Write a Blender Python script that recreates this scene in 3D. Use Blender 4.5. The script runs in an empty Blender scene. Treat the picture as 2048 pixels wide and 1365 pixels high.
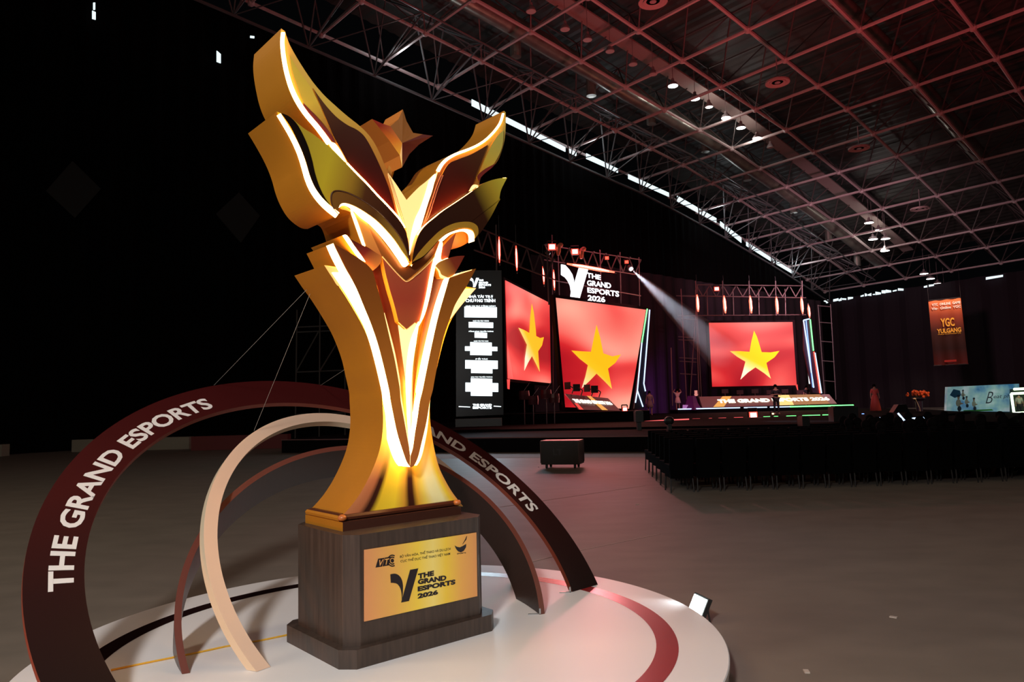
import bpy, bmesh, math, random
from mathutils import Vector, Matrix
random.seed(7)
SC = bpy.context.scene
COL = SC.collection

# ------------------------------------------------------------------ camera
F_PX, PITCH, ROLL, EYE = 1474.8, 0.0851, 0.0269, 1.65
cam_d = bpy.data.cameras.new('camera')
cam_d.sensor_fit = 'HORIZONTAL'; cam_d.sensor_width = 36.0
cam_d.lens = 36.0 * F_PX / 2048.0
cam_d.clip_start = 0.05; cam_d.clip_end = 400
cam = bpy.data.objects.new('camera', cam_d); COL.objects.link(cam)
cam.matrix_world = (Matrix.Translation((0, 0, EYE)) @ Matrix.Rotation(math.pi/2 + PITCH, 4, 'X')
                    @ Matrix.Rotation(-ROLL, 4, 'Z'))
SC.camera = cam
# ------------------------------------------------------------------ colour, world
SC.view_settings.view_transform = 'Standard'
SC.view_settings.look = 'None'
SC.view_settings.gamma = 1.0
SC.view_settings.use_curve_mapping = False
SC.view_settings.exposure = 0.0
w = bpy.data.worlds.new('world'); SC.world = w; w.use_nodes = True
w.node_tree.nodes['Background'].inputs[0].default_value = (0.8, 0.85, 1.0, 1)
w.node_tree.nodes['Background'].inputs[1].default_value = 0.0012
try:
    SC.cycles.use_denoising = True
    SC.cycles.max_bounces = 6
    SC.cycles.sample_clamp_indirect = 4.0
    SC.cycles.volume_bounces = 0
except Exception:
    pass

def light(name, kind, loc, aim, power, color, size=0.3, angle=60, blend=0.4):
    d = bpy.data.lights.new(name, kind); d.energy = power; d.color = color
    if kind == 'AREA': d.size = size
    elif kind in ('SPOT', 'POINT'): d.shadow_soft_size = size
    if kind == 'SPOT': d.spot_size = math.radians(angle); d.spot_blend = blend
    o = bpy.data.objects.new(name, d); COL.objects.link(o); o.location = loc
    if aim is not None:
        o.rotation_euler = (Vector(aim) - Vector(loc)).to_track_quat('-Z', 'Y').to_euler()
    return o
# hall work lights behind the camera (near, left and high right)
light('hall_light', 'AREA', (-2.0, -2.4, 5.4), (-0.6, 5.0, 0.6), 590, (1.0, 0.975, 0.96), size=0.7)
light('hall_light', 'AREA', (6.0, -4.0, 9.0), (1.5, 7.0, 0.0), 100, (1.0, 0.84, 0.74), size=2.0)
light('hall_light', 'AREA', (-12.0, 4.0, 11.0), (-7.0, 14.0, 0.0), 430, (1.0, 0.84, 0.62), size=3.0)
light('hall_light', 'AREA', (12.0, 2.0, 11.0), (7.0, 9.0, 0.0), 150, (1.0, 0.78, 0.62), size=3.0)
# stage wash towards the hall floor
light('stage_wash', 'SPOT', (3.5, 39.0, 11.0), (2.2, 7.0, 0.0), 2300, (1.0, 0.26, 0.28), size=0.5, angle=26)
light('stage_wash', 'SPOT', (4.5, 39.0, 8.0), (1.8, 14.0, 0.0), 300, (1.0, 0.30, 0.32), size=0.6, angle=60)
light('stage_wash', 'SPOT', (-1.0, 36.0, 5.0), (0.3, 6.5, 0.2), 2600, (0.5, 0.5, 1.0), size=0.5, angle=14)
# stage wash thrown up into the roof
light('roof_wash', 'SPOT', (14.0, 24.0, 2.0), (16.0, 24.0, 24.0), 11500, (1.0, 0.08, 0.10), size=1.0, angle=150, blend=0.8)
light('roof_wash', 'SPOT', (8.0, 40.0, 6.0), (6.0, 42.0, 24.0), 1500, (1.0, 0.30, 0.26), size=1.0, angle=140, blend=0.8)
light('roof_daylight', 'SPOT', (-4.0, 50.0, 13.0), (-2.0, 42.0, 24.0), 500, (0.9, 0.95, 1.0), size=1.0, angle=130, blend=0.8)
light('curtain_wash', 'SPOT', (20.0, 46.0, 12.0), (34.0, 75.0, 6.0), 14000, (0.9, 0.5, 0.6), size=1.0, angle=90, blend=0.8)
light('stage_fill', 'SPOT', (4.0, 40.0, 12.0), (6.0, 50.0, 2.0), 700, (1.0, 0.12, 0.2), size=1.0, angle=120, blend=0.8)

# ------------------------------------------------------------------ picture ray -> place
_cp, _sp, _cr, _sr = math.cos(PITCH), math.sin(PITCH), math.cos(ROLL), math.sin(ROLL)
def ray(px, py):
    dx, dy = px - 1024, py - 682.5
    X = dx*_cr - dy*_sr; Y = dx*_sr + dy*_cr
    return Vector((X, F_PX*_cp + Y*_sp, F_PX*_sp - Y*_cp)) / F_PX
EYEV = Vector((0, 0, EYE))
def at(px, py, Y):
    d = ray(px, py); return EYEV + d*(Y/d.y)
def on_z(px, py, z=0.0):
    d = ray(px, py); return EYEV + d*((z-EYE)/d.z)
def on_plane(px, py, P0, n):
    d = ray(px, py); return EYEV + d*(n.dot(P0-EYEV)/n.dot(d))

# ------------------------------------------------------------------ materials
MATS = {}
def mat(name, color=(0.5, 0.5, 0.5), rough=0.5, metal=0.0, emit=None, strength=1.0, noise=0.0, nscale=20.0,
        nstretch=(1, 1, 1), bump=0.0, color2=None, coat=0.0):
    if name in MATS: return MATS[name]
    m = bpy.data.materials.new(name); m.use_nodes = True; MATS[name] = m
    nt = m.node_tree; b = nt.nodes['Principled BSDF']
    b.inputs['Base Color'].default_value = (*color, 1)
    if rough >= .9: b.inputs['Specular IOR Level'].default_value = 0.05
    b.inputs['Roughness'].default_value = rough
    b.inputs['Metallic'].default_value = metal
    if coat: b.inputs['Coat Weight'].default_value = coat
    if emit:
        b.inputs['Emission Color'].default_value = (*emit, 1)
        b.inputs['Emission Strength'].default_value = strength
    if noise or bump:
        tc = nt.nodes.new('ShaderNodeTexCoord'); mp = nt.nodes.new('ShaderNodeMapping')
        mp.inputs['Scale'].default_value = nstretch
        nz = nt.nodes.new('ShaderNodeTexNoise'); nz.inputs['Scale'].default_value = nscale
        nz.inputs['Detail'].default_value = 6
        nt.links.new(tc.outputs['Object'], mp.inputs['Vector']); nt.links.new(mp.outputs[0], nz.inputs['Vector'])
        if noise:
            r = nt.nodes.new('ShaderNodeValToRGB')
            c2 = color2 or tuple(c*(1-noise) for c in color)
            r.color_ramp.elements[0].position = 0.3; r.color_ramp.elements[1].position = 0.7
            r.color_ramp.elements[0].color = (*c2, 1); r.color_ramp.elements[1].color = (*color, 1)
            nt.links.new(nz.outputs['Fac'], r.inputs[0]); nt.links.new(r.outputs[0], b.inputs['Base Color'])
        if bump:
            bp = nt.nodes.new('ShaderNodeBump'); bp.inputs['Strength'].default_value = bump
            nt.links.new(nz.outputs['Fac'], bp.inputs['Height']); nt.links.new(bp.outputs[0], b.inputs['Normal'])
    return m
def emi(name, color, strength):
    return mat(name, (0.02, 0.02, 0.02), 0.6, emit=color, strength=strength)
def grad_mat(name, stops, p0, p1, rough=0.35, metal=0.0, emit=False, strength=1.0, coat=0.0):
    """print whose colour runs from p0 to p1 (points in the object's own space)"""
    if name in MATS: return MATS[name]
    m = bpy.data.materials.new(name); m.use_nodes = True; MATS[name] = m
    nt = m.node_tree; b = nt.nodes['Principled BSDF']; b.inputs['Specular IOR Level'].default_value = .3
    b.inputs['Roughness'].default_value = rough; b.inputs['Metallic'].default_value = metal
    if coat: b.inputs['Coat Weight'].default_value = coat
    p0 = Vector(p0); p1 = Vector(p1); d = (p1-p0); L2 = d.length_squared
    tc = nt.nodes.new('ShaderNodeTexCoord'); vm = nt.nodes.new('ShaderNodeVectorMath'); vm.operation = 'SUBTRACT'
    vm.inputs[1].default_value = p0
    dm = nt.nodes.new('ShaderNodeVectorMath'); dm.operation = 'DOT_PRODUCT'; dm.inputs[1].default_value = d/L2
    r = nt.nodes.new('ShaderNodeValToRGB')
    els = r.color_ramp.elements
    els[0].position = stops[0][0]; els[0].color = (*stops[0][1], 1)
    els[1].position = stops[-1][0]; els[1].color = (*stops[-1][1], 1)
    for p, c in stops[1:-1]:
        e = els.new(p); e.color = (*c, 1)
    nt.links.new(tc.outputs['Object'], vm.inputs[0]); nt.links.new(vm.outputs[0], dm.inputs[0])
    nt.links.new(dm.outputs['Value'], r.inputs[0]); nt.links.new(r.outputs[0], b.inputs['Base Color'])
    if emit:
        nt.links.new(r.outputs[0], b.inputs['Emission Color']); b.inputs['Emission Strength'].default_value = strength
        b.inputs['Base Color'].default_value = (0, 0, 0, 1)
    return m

# ------------------------------------------------------------------ mesh builder
ORIG = {}
class MB:
    def __init__(s): s.v = []; s.f = []; s.mi = []; s.uv = {}
    def add(s, vs, fs, mi=0):
        n = len(s.v); s.v += [Vector(v) for v in vs]
        for f in fs: s.f.append([n+i for i in f]); s.mi.append(mi)
        return n
    def box(s, c, size, R=None, mi=0):
        c = Vector(c); R = R or Matrix.Identity(3); x, y, z = [q/2 for q in size]
        vs = [c + R @ Vector((a*x, b*y, d*z)) for a in (-1, 1) for b in (-1, 1) for d in (-1, 1)]
        s.add(vs, [(0,1,3,2), (4,6,7,5), (0,4,5,1), (2,3,7,6), (0,2,6,4), (1,5,7,3)], mi); return s
    def tube(s, p0, p1, r, n=6, r1=None, mi=0, caps=True):
        p0 = Vector(p0); p1 = Vector(p1); r1 = r if r1 is None else r1
        d = (p1-p0)
        if d.length < 1e-6: return s
        d.normalize(); a = d.orthogonal().normalized(); b = d.cross(a)
        vs = []
        for i in range(n):
            t = 2*math.pi*i/n; o = a*math.cos(t)+b*math.sin(t); vs += [p0+o*r, p1+o*r1]
        fs = [(2*i, 2*((i+1) % n), 2*((i+1) % n)+1, 2*i+1) for i in range(n)]
        if caps: fs += [tuple(2*i for i in range(n))[::-1], tuple(2*i+1 for i in range(n))]
        s.add(vs, fs, mi); return s
    def path(s, pts, r, n=6, mi=0):
        for a, b in zip(pts, pts[1:]): s.tube(a, b, r, n, mi=mi)
        return s
    def prism(s, poly, off, mi=0, side=None):
        n = len(poly); off = Vector(off); vs = [Vector(p) for p in poly] + [Vector(p)+off for p in poly]
        side = mi if side is None else side
        s.add(vs[:n], [tuple(range(n))], mi); s.add(vs[n:], [tuple(range(n))[::-1]], side)
        s.add(vs, [(i, (i+1) % n, n+(i+1) % n, n+i) for i in range(n)], side); return s
    def lathe(s, c, prof, n=16, R=None, mi=0, ax=None):
        c = Vector(c); R = R or Matrix.Identity(3); vs = []
        for r, z in prof:
            for i in range(n):
                t = 2*math.pi*i/n; vs.append(c + R @ Vector((r*math.cos(t), r*math.sin(t), z)))
        fs = []
        for k in range(len(prof)-1):
            for i in range(n): fs.append((k*n+i, k*n+(i+1) % n, (k+1)*n+(i+1) % n, (k+1)*n+i))
        fs.append(tuple(range(n))[::-1]); fs.append(tuple((len(prof)-1)*n+i for i in range(n)))
        s.add(vs, fs, mi); return s
    def ball(s, c, r, n=8, sc=(1, 1, 1), R=None, mi=0):
        prof = [(max(1e-4, math.sin(math.pi*k/n)), -math.cos(math.pi*k/n)) for k in range(n+1)]
        c = Vector(c); R = R or Matrix.Identity(3); m = max(8, n+2); vs = []
        for q, z in prof:
            for i in range(m):
                t = 2*math.pi*i/m; vs.append(c + R @ Vector((r*sc[0]*q*math.cos(t), r*sc[1]*q*math.sin(t), r*sc[2]*z)))
        fs = [(k*m+i, k*m+(i+1) % m, (k+1)*m+(i+1) % m, (k+1)*m+i) for k in range(n) for i in range(m)]
        s.add(vs, fs, mi); return s
    def build(s, name, mats, parent=None, origin=None, smooth=False, bevel=0):
        o = Vector(ORIG.get(parent.name, (0, 0, 0))) if parent else Vector(origin or (0, 0, 0))
        me = bpy.data.meshes.new(name); me.from_pydata([v-o for v in s.v], [], s.f)
        for m in (mats if isinstance(mats, (list, tuple)) else [mats]): me.materials.append(m)
        me.polygons.foreach_set('material_index', s.mi)
        bm = bmesh.new(); bm.from_mesh(me)
        bmesh.ops.recalc_face_normals(bm, faces=bm.faces); bm.to_mesh(me); bm.free()
        if smooth: me.polygons.foreach_set('use_smooth', [True]*len(me.polygons))
        me.update()
        ob = bpy.data.objects.new(name, me); COL.objects.link(ob)
        if parent: ob.parent = parent; ORIG[ob.name] = tuple(o)
        else: ob.location = o; ORIG[ob.name] = tuple(o)
        if bevel:
            bv = ob.modifiers.new('bevel', 'BEVEL'); bv.width = bevel; bv.segments = 2; bv.limit_method = 'ANGLE'
        return ob
def tag(o, label=None, cat=None, group=None, kind=None):
    if label: o['label'] = label
    if cat: o['category'] = cat
    if group: o['group'] = group
    if kind: o['kind'] = kind
    return o
def empty(name, loc, label, cat, group=None):
    o = bpy.data.objects.new(name, None); COL.objects.link(o); o.location = loc; o.empty_display_size = 0.1
    ORIG[o.name] = tuple(loc); return tag(o, label, cat, group)
def struct(o): o['kind'] = 'structure'; return o
def copy_tree(o, parent=None):
    c = o.copy(); COL.objects.link(c)
    if parent: c.parent = parent
    for ch in list(o.children): copy_tree(ch, c)
    return c

def smooth(ch, k=4):
    if len(ch) < 3: return [Vector(p) for p in ch]
    P = [Vector(p) for p in ch]; out = []
    for i in range(len(P)-1):
        p0 = P[max(i-1, 0)]; p1 = P[i]; p2 = P[i+1]; p3 = P[min(i+2, len(P)-1)]
        for j in range(k):
            t = j/k
            out.append(0.5*((2*p1)+(p2-p0)*t+(2*p0-5*p1+4*p2-p3)*t*t+(-p0+3*p1-3*p2+p3)*t**3))
    out.append(P[-1]); return out
def chains(*cs, k=4):
    out = []
    for c in cs:
        for p in smooth(c, k):
            if not out or (out[-1]-p).length > 1e-4: out.append(p)
    if (out[0]-out[-1]).length < 1e-4: out.pop()
    return out

# ------------------------------------------------------------------ lettering
_TXT = {}
def text_geo(s, bold=0.0):
    key = (s, bold)
    if key in _TXT: return _TXT[key]
    cu = bpy.data.curves.new('t', 'FONT'); cu.body = s; cu.offset = bold; cu.resolution_u = 3
    ob = bpy.data.objects.new('t', cu); COL.objects.link(ob)
    dg = bpy.context.evaluated_depsgraph_get(); dg.update()
    me = bpy.data.meshes.new_from_object(ob.evaluated_get(dg))
    vs = [(v.co.x, v.co.y) for v in me.vertices]; fs = [tuple(p.vertices) for p in me.polygons]
    bpy.data.objects.remove(ob); bpy.data.curves.remove(cu); bpy.data.meshes.remove(me)
    if not vs: vs = [(0, 0), (1, 0), (1, 1)]; fs = [(0, 1, 2)]
    x0 = min(v[0] for v in vs); x1 = max(v[0] for v in vs); y0 = min(v[1] for v in vs); y1 = max(v[1] for v in vs)
    _TXT[key] = ([((x-x0)/(x1-x0), (y-y0)/(y1-y0)) for x, y in vs], fs, (x1-x0)/(y1-y0))
    return _TXT[key]
def text_on(mb, s, fn, bold=0.02, mi=0):
    """lettering mapped by fn(a, b), a and b from 0 to 1 across and up"""
    vs, fs, asp = text_geo(s, bold); mb.add([fn(a, b) for a, b in vs], fs, mi)
def bil(P00, P10, P01, P11):
    return lambda a, b: (P00*(1-a)+P10*a)*(1-b) + (P01*(1-a)+P11*a)*b
V_CURL = [(0, .80), (.0, 1.0), (.2, .97), (.36, .88), (.44, .74), (.46, .55), (.44, .3), (.40, .08), (.39, .22), (.36, .45), (.28, .62), (.15, .73)]
def v_logo(mb, fn, mi=0):
    a = chains([(0, .72), (0, 1.0)], [(0, 1.0), (.17, .98), (.31, .88), (.39, .74), (.42, .55), (.42, .35), (.40, .05)],
               [(.40, .05), (.37, .28), (.31, .5), (.2, .65), (0, .72)], k=3) if False else None
    out = smooth([(0, .98, 0), (.17, .97, 0), (.31, .88, 0), (.40, .72, 0), (.43, .52, 0), (.41, .25, 0), (.37, .02, 0)], 3)
    inn = smooth([(.37, .02, 0), (.37, .25, 0), (.33, .46, 0), (.23, .62, 0), (.10, .68, 0), (0, .70, 0)], 3)
    poly = [fn(p.x, p.y) for p in out] + [fn(p.x, p.y) for p in inn[1:]]
    mb.add(poly, [tuple(range(len(poly)))], mi)
    q = [(.34, 0), (.64, 0), (1.0, 1.0), (.70, 1.0)]
    mb.add([fn(*p) for p in q], [(0, 1, 2, 3)], mi)

# ================================================================== HALL
K = 2.25
UD = Vector((math.cos(-.828), math.sin(-.828), 0)); VD = Vector((-math.sin(-.828), math.cos(-.828), 0))
def UV(u, v, z=0): return UD*u + VD*v + Vector((0, 0, z))
_g = [(-40, 28.6), (-15, 27.9), (0, 26.9), (15, 25.6), (30, 24.17), (43.5, 22.7), (52.4, 21.8), (63, 20.0), (73, 18.1), (82.5, 16.0), (93, 13.5), (105, 10.8)]
def zroof(u, v):
    for (a, za), (b, zb) in zip(_g, _g[1:]):
        if v <= b or b == 105:
            return za + (zb-za)*(v-a)/(b-a) + 0.032*(u+28.5)
U_WALL, V_WALL, U_RIGHT, V_NEAR = -40.0, 90.0, 46.0, -22.0

floor_m = mat('hall_floor', (0.20, 0.165, 0.13), 0.62, noise=0.2, nscale=1.6, nstretch=(1, 1.6, 1), bump=0.05)
mb = MB(); a = [UV(U_WALL-.2, V_NEAR), UV(U_RIGHT, V_NEAR), UV(U_RIGHT, V_WALL+.2), UV(U_WALL-.2, V_WALL+.2)]
mb.add(a, [(0, 1, 2, 3)]); struct(mb.build('floor', floor_m))
def curtain(p, q, ztop, amp=0.12, wave=1.1, zb=0.0):
    m = MB(); L = (q-p).length; n = int(L/(wave/6)); d = (q-p).normalized(); nn = Vector((-d.y, d.x, 0)); vs = []
    for i in range(n+1):
        t = i/n; b = p.lerp(q, t) + nn*(amp*math.sin(2*math.pi*L*t/wave)+.4*amp*math.sin(2*math.pi*L*t/(wave*2.7)+1))
        zt = ztop(t) if callable(ztop) else ztop
        vs += [b+Vector((0, 0, zb)), b+Vector((0, 0, zt))]
    m.add(vs, [(2*i, 2*i+2, 2*i+3, 2*i+1) for i in range(n)]); return m
black_cloth = mat('black_cloth', (0.0025, 0.0022, 0.0022), 1.0)
grey_cloth = mat('black_drape', (0.020, 0.015, 0.018), 0.95)
def left_top(t): return zroof(U_WALL, V_NEAR+(V_WALL-V_NEAR)*t)
curtain(UV(U_WALL, V_NEAR), UV(U_WALL, V_WALL), lambda t: left_top(t)-1.1).build('wall_left', black_cloth)['kind'] = 'structure'
curtain(UV(U_WALL, V_WALL), UV(U_RIGHT, V_WALL), lambda t: zroof(U_WALL+(U_RIGHT-U_WALL)*t, V_WALL)-0.5, wave=2.4, amp=.2).build('wall_back', grey_cloth)['kind'] = 'structure'
m = MB(); m.add([UV(U_RIGHT, V_NEAR), UV(U_RIGHT, V_WALL), UV(U_RIGHT, V_WALL, 28), UV(U_RIGHT, V_NEAR, 30)], [(0, 1, 2, 3)])
struct(m.build('wall_right', black_cloth))
m = MB(); m.add([UV(U_WALL, V_NEAR), UV(U_RIGHT, V_NEAR), UV(U_RIGHT, V_NEAR, 31), UV(U_WALL, V_NEAR, 31)], [(0, 1, 2, 3)])
struct(m.build('wall_near', black_cloth))
# roof sheet, ribbed
vs = []; fs = []; m = MB()
us = [U_WALL-2 + i*(U_RIGHT-U_WALL+2)/60 for i in range(61)]
n_v = 300; vv = [V_NEAR + i*(V_WALL+1-V_NEAR)/n_v for i in range(n_v+1)]
for j, v in enumerate(vv):
    for u in us: vs.append(UV(u, v, zroof(u, v)+3.9+(.07 if j % 2 else 0)))
nu = len(us)
m.add(vs, [(j*nu+i, j*nu+i+1, (j+1)*nu+i+1, (j+1)*nu+i) for j in range(n_v) for i in range(nu-1)])
roof_m = mat('roof_sheet', (0.050, 0.048, 0.042), 0.55, noise=0.3, nscale=0.4)
struct(m.build('ceiling', roof_m))
# daylight gap along the top of the curtains (glazed clerestory strip)
day = emi('daylight_glass', (0.80, 0.95, 1.0), 1.15)
def strip(name, segs, plane_p, plane_n):
    m = MB()
    for (x0, y0, x1, y1, h0, h1) in segs:
        P = [on_plane(x0, y0, plane_p, plane_n), on_plane(x1, y1, plane_p, plane_n),
             on_plane(x1, y1-h1, plane_p, plane_n), on_plane(x0, y0-h0, plane_p, plane_n)]
        m.prism(P, plane_n*0.06)
    o = m.build(name, day); struct(o); return o
nl = UD.copy(); pl = UV(U_WALL+.45, 0)
strip('window_1', [(943, 212, 1130, 304, 13, 9), (1138, 306, 1152, 313, 8, 8), (1172, 318, 1235, 346, 11, 8), (1256, 358, 1337, 394, 9, 8),
                   (1354, 403, 1432, 446, 11, 9), (1440, 452, 1482, 486, 9, 10), (1492, 492, 1548, 527, 8, 7), (1552, 529, 1586, 549, 7, 6)], pl, nl)
_r = random.Random(5); _fr = []
_x = 1648.0
while _x < 1800:
    _w = _r.uniform(4, 11); _yy = 607-(_x-1648)*.165
    if _r.random() < .84: _fr.append((_x, _yy+_r.uniform(-1, 1), _x+_w, _yy-_w*.165+_r.uniform(-1, 1), _r.uniform(2, 7), _r.uniform(2, 7)))
    _x += _w+_r.uniform(.6, 3.5)
strip('window_2', _fr+[(1848, 576, 1855, 575, 3, 4), (1858, 574, 1868, 572, 4, 3),
                   (1972, 560, 2006, 554, 5, 4)], UV(0, V_WALL-.5), -VD)
strip('window_3', [(184, 38, 191, 40, 16, 15), (186, 20, 190, 20, 14, 14), (433, 124, 441, 127, 22, 18), (500, 76, 508, 77, 4, 4), (696, 132, 704, 134, 3, 3)], pl, nl)
# space frame
steel = mat('roof_steel', (0.48, 0.38, 0.37), 0.5); web_steel = mat('roof_web_steel', (0.09, 0.07, 0.066), 0.5)
O_ = Vector((4.777, 39.45, 0)); u0 = O_.dot(UD); v0 = O_.dot(VD); DU, DV = 4.63, 4.475
ul = [u0+DU*i for i in range(-3, 15)]; vl = [v0+DV*j for j in range(-10, 14)]
lo = {(i, j): UV(u, v, zroof(u, v)) for i, u in enumerate(ul) for j, v in enumerate(vl)}
hi = {(i, j): UV(u+DU/2, v+DV/2, zroof(u+DU/2, v+DV/2)+3.1) for i, u in enumerate(ul) for j, v in enumerate(vl)}
m = MB(); w_ = MB()
for (i, j), p in lo.items():
    far = p.length > 75
    nn = 4 if far else 6
    for q in ((i+1, j), (i, j+1)):
        if q in lo: m.tube(p, lo[q], .11, nn, caps=False)
    m.ball(p, .24, 4)
    for q in ((i, j), (i-1, j), (i, j-1), (i-1, j-1)):
        if q in hi: w_.tube(p, hi[q], .05, 4, caps=False)
for (i, j), p in hi.items():
    for q in ((i+1, j), (i, j+1)):
        if q in hi: w_.tube(p, hi[q], .055, 4, caps=False)
struct(m.build('trim_1', steel)); struct(w_.build('trim_2', web_steel))
# deeper trusses between the frame and the left wall
pale_steel = mat('pale_steel', (0.10, 0.10, 0.10), 0.45)
m = MB(); vv = [V_NEAR+6+DV*j for j in range(0, 24)]
for a, b in zip(vv, vv[1:]):
    if b > V_WALL: break
    L1, L2 = UV(-38.6, a, zroof(-38.6, a)-1.9), UV(-38.6, b, zroof(-38.6, b)-1.9)
    T1, T2 = UV(-37.2, a, zroof(-37.2, a)+2.4), UV(-37.2, b, zroof(-37.2, b)+2.4)
    I1 = UV(-33.2, a, zroof(-33.2, a)-.2); I2 = UV(-33.2, b, zroof(-33.2, b)-.2)
    mid = (T1+T2)/2
    m.tube(L1, L2, 0.094, 6); m.tube(T1, T2, 0.079, 5); m.tube(I1, I2, 0.072, 5); m.tube(L1, T1, 0.05, 5); m.tube(I1, T1, 0.05, 5)
    m.tube(L1, mid, 0.058, 5); m.tube(L2, mid, 0.058, 5); m.tube(I1, mid, 0.043, 5); m.tube(I2, mid, 0.043, 5); m.tube(L1, I1, 0.05, 5); m.tube(L1, I2, 0.036, 5)
struct(m.build('trim_3', pale_steel))

for v_ in (26, 44, 62, 78):
    light('window_light', 'POINT', UV(-37.6, v_, zroof(-37.6, v_)-.4), None, 130, (.85, .95, 1.0), size=.3)
# ducts, catwalk, lamps
duct_m = mat('galvanised_duct', (0.42, 0.40, 0.34), 0.32, metal=0.7, noise=0.35, nscale=1.5)
def duct(u, r, label, dz, vr):
    m = MB(); prev = None
    a, b = vr; n = 34; rings = []
    for k in range(n+1):
        v = a+(b-a)*k/n; c = UV(u, v, zroof(u, v)+dz); rings.append(c)
    k = 14; vs = []
    for idx, c in enumerate(rings):
        rr = r*(1.05 if idx % 3 == 0 else 1)
        for i in range(k):
            t = 2*math.pi*i/k; vs.append(c+UD*(rr*math.cos(t))+Vector((0, 0, rr*math.sin(t))))
    m.add(vs, [(j*k+i, j*k+(i+1) % k, (j+1)*k+(i+1) % k, (j+1)*k+i) for j in range(n) for i in range(k)])
    m.add([vs[i] for i in range(k)], [tuple(range(k))]); m.add(vs[-k:], [tuple(range(k))])
    o = m.build('air_duct', duct_m, origin=rings[0], smooth=True); return tag(o, label, 'duct')
duct(-32.3, .62, 'long round metal air duct running beside the row of lit ceiling lamps', 1.3, (-8, 86))
duct(-17.5, .55, 'dark round air duct crossing the red-lit roof grid further right', 2.0, (20, 70))
m = MB(); n = 30
cat_m = mat('catwalk_panel', (0.30, 0.22, 0.20), 0.6)
for k in range(n):
    a = -15+100*k/n; b = -15+100*(k+1)/n
    P = [UV(-29.4, a, zroof(-29.4, a)+1.6), UV(-28.3, a, zroof(-28.3, a)+1.6), UV(-28.3, b, zroof(-28.3, b)+1.6), UV(-29.4, b, zroof(-29.4, b)+1.6)]
    m.prism(P, (0, 0, .1))
tag(m.build('catwalk', cat_m, origin=UV(-28.8, -15, zroof(-28.8, -15))), 'long flat catwalk panel under the roof behind the line of lamps', 'catwalk')
# hanging pipe drops
for k, (px, py) in enumerate([(1031, 92), (1182, 172), (1302, 230), (1410, 287), (1494, 345), (1587, 411), (1657, 466), (1714, 519)]):
    c = on_plane(px, py, UV(-33.6, 0), nl)
    m = MB(); m.tube(c+Vector((0, 0, .95)), c-Vector((0, 0, .75)), .36, 14); m.tube(c+Vector((0, 0, 2.3)), c+Vector((0, 0, .9)), .12, 8)
    o = m.build('air_outlet', duct_m, origin=c, smooth=False)
    tag(o, 'vertical cylindrical air outlet hanging from the roof along the metal duct', 'air vent', 'air outlets along the duct')
lamp_on = emi('lamp_glow', (1.0, 0.98, 0.92), 9.0); lamp_off = mat('lamp_glass', (0.5, 0.42, 0.40), 0.3)
shade_m = mat('lamp_shade', (0.25, 0.2, 0.2), 0.4)
def high_bay(px, py, lit, i, r=.3):
    # lamps hang below the catwalk, on the line u = -28
    P0 = UV(-28.1, 0); c = on_plane(px, py, P0, nl)
    t = empty('ceiling_lamp', c, ('lit' if lit else 'unlit')+' round ceiling lamp '+('shining white under the dark roof' if lit else 'under the red-lit part of the roof'), 'ceiling lamp', ('lit' if lit else 'unlit')+' round lamps under the roof')
    m = MB(); m.lathe(c, [(r*1.05, 0), (r, .06), (r*.75, .22), (.12, .3), (.1, .5)], 14); m.build('lamp_shade', shade_m, t)
    m = MB(); m.lathe(c, [(r*.97, -.02), (r*.97, .01)], 14); m.build('lamp_glass', lamp_on if lit else lamp_off, t)
    m = MB(); zt = zroof(-28.1, c.dot(VD))+2.4; m.tube(c+Vector((0, 0, .45)), Vector((c.x, c.y, max(zt, c.z+.6))), .02, 4); m.build('rod', shade_m, t)
LIT = [(1346, 172), (1390, 198), (1452, 236), (1482, 256), (1514, 277), (1848, 548), (1861, 558), (1875, 568), (1888, 576), (1738, 446), (1757, 461), (1746, 479), (1771, 478), (1770, 502)]
for i, (x, y) in enumerate(LIT): high_bay(x, y, True, i, .34 if y < 400 else .42)
for i, (x, y) in enumerate([(1062, 23), (1130, 59), (1175, 80), (1220, 103), (1266, 129), (1306, 149), (1418, 214), (1541, 295)]): high_bay(x, y, False, i, .28)
light('lamp_spill', 'POINT', on_plane(1420, 215, UV(-28.4, 0), nl)-Vector((0, 0, .6)), None, 110, (1, .97, .9), size=.3)
light('lamp_spill', 'POINT', on_plane(1500, 268, UV(-28.4, 0), nl)-Vector((0, 0, .6)), None, 110, (1, .97, .9), size=.3)
light('lamp_spill', 'POINT', on_plane(1757, 485, UV(-28.4, 0), nl)-Vector((0, 0, .6)), None, 260, (1, .97, .9), size=.3)
for px, py in [(1306, 3), (1555, 165), (1718, 297), (1840, 418)]:
    c = on_plane(px, py, UV(-19.2, 0), nl)
    t = empty('ceiling_diffuser', c, 'round ring-shaped air diffuser hanging under the red-lit roof grid', 'air diffuser', 'round diffusers under the roof grid')
    m = MB()
    for r in (.62, .4):
        m.lathe(c, [(r-.09, 0), (r+.05, -.04), (r+.05, .05), (r-.09, .06)], 20)
    m.build('ring', cat_m, t); m = MB(); m.lathe(c, [(.16, -.03), (.16, .05)], 12); m.tube(c, c+Vector((0, 0, 1.5)), .03, 6); m.build('core', shade_m, t)

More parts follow.
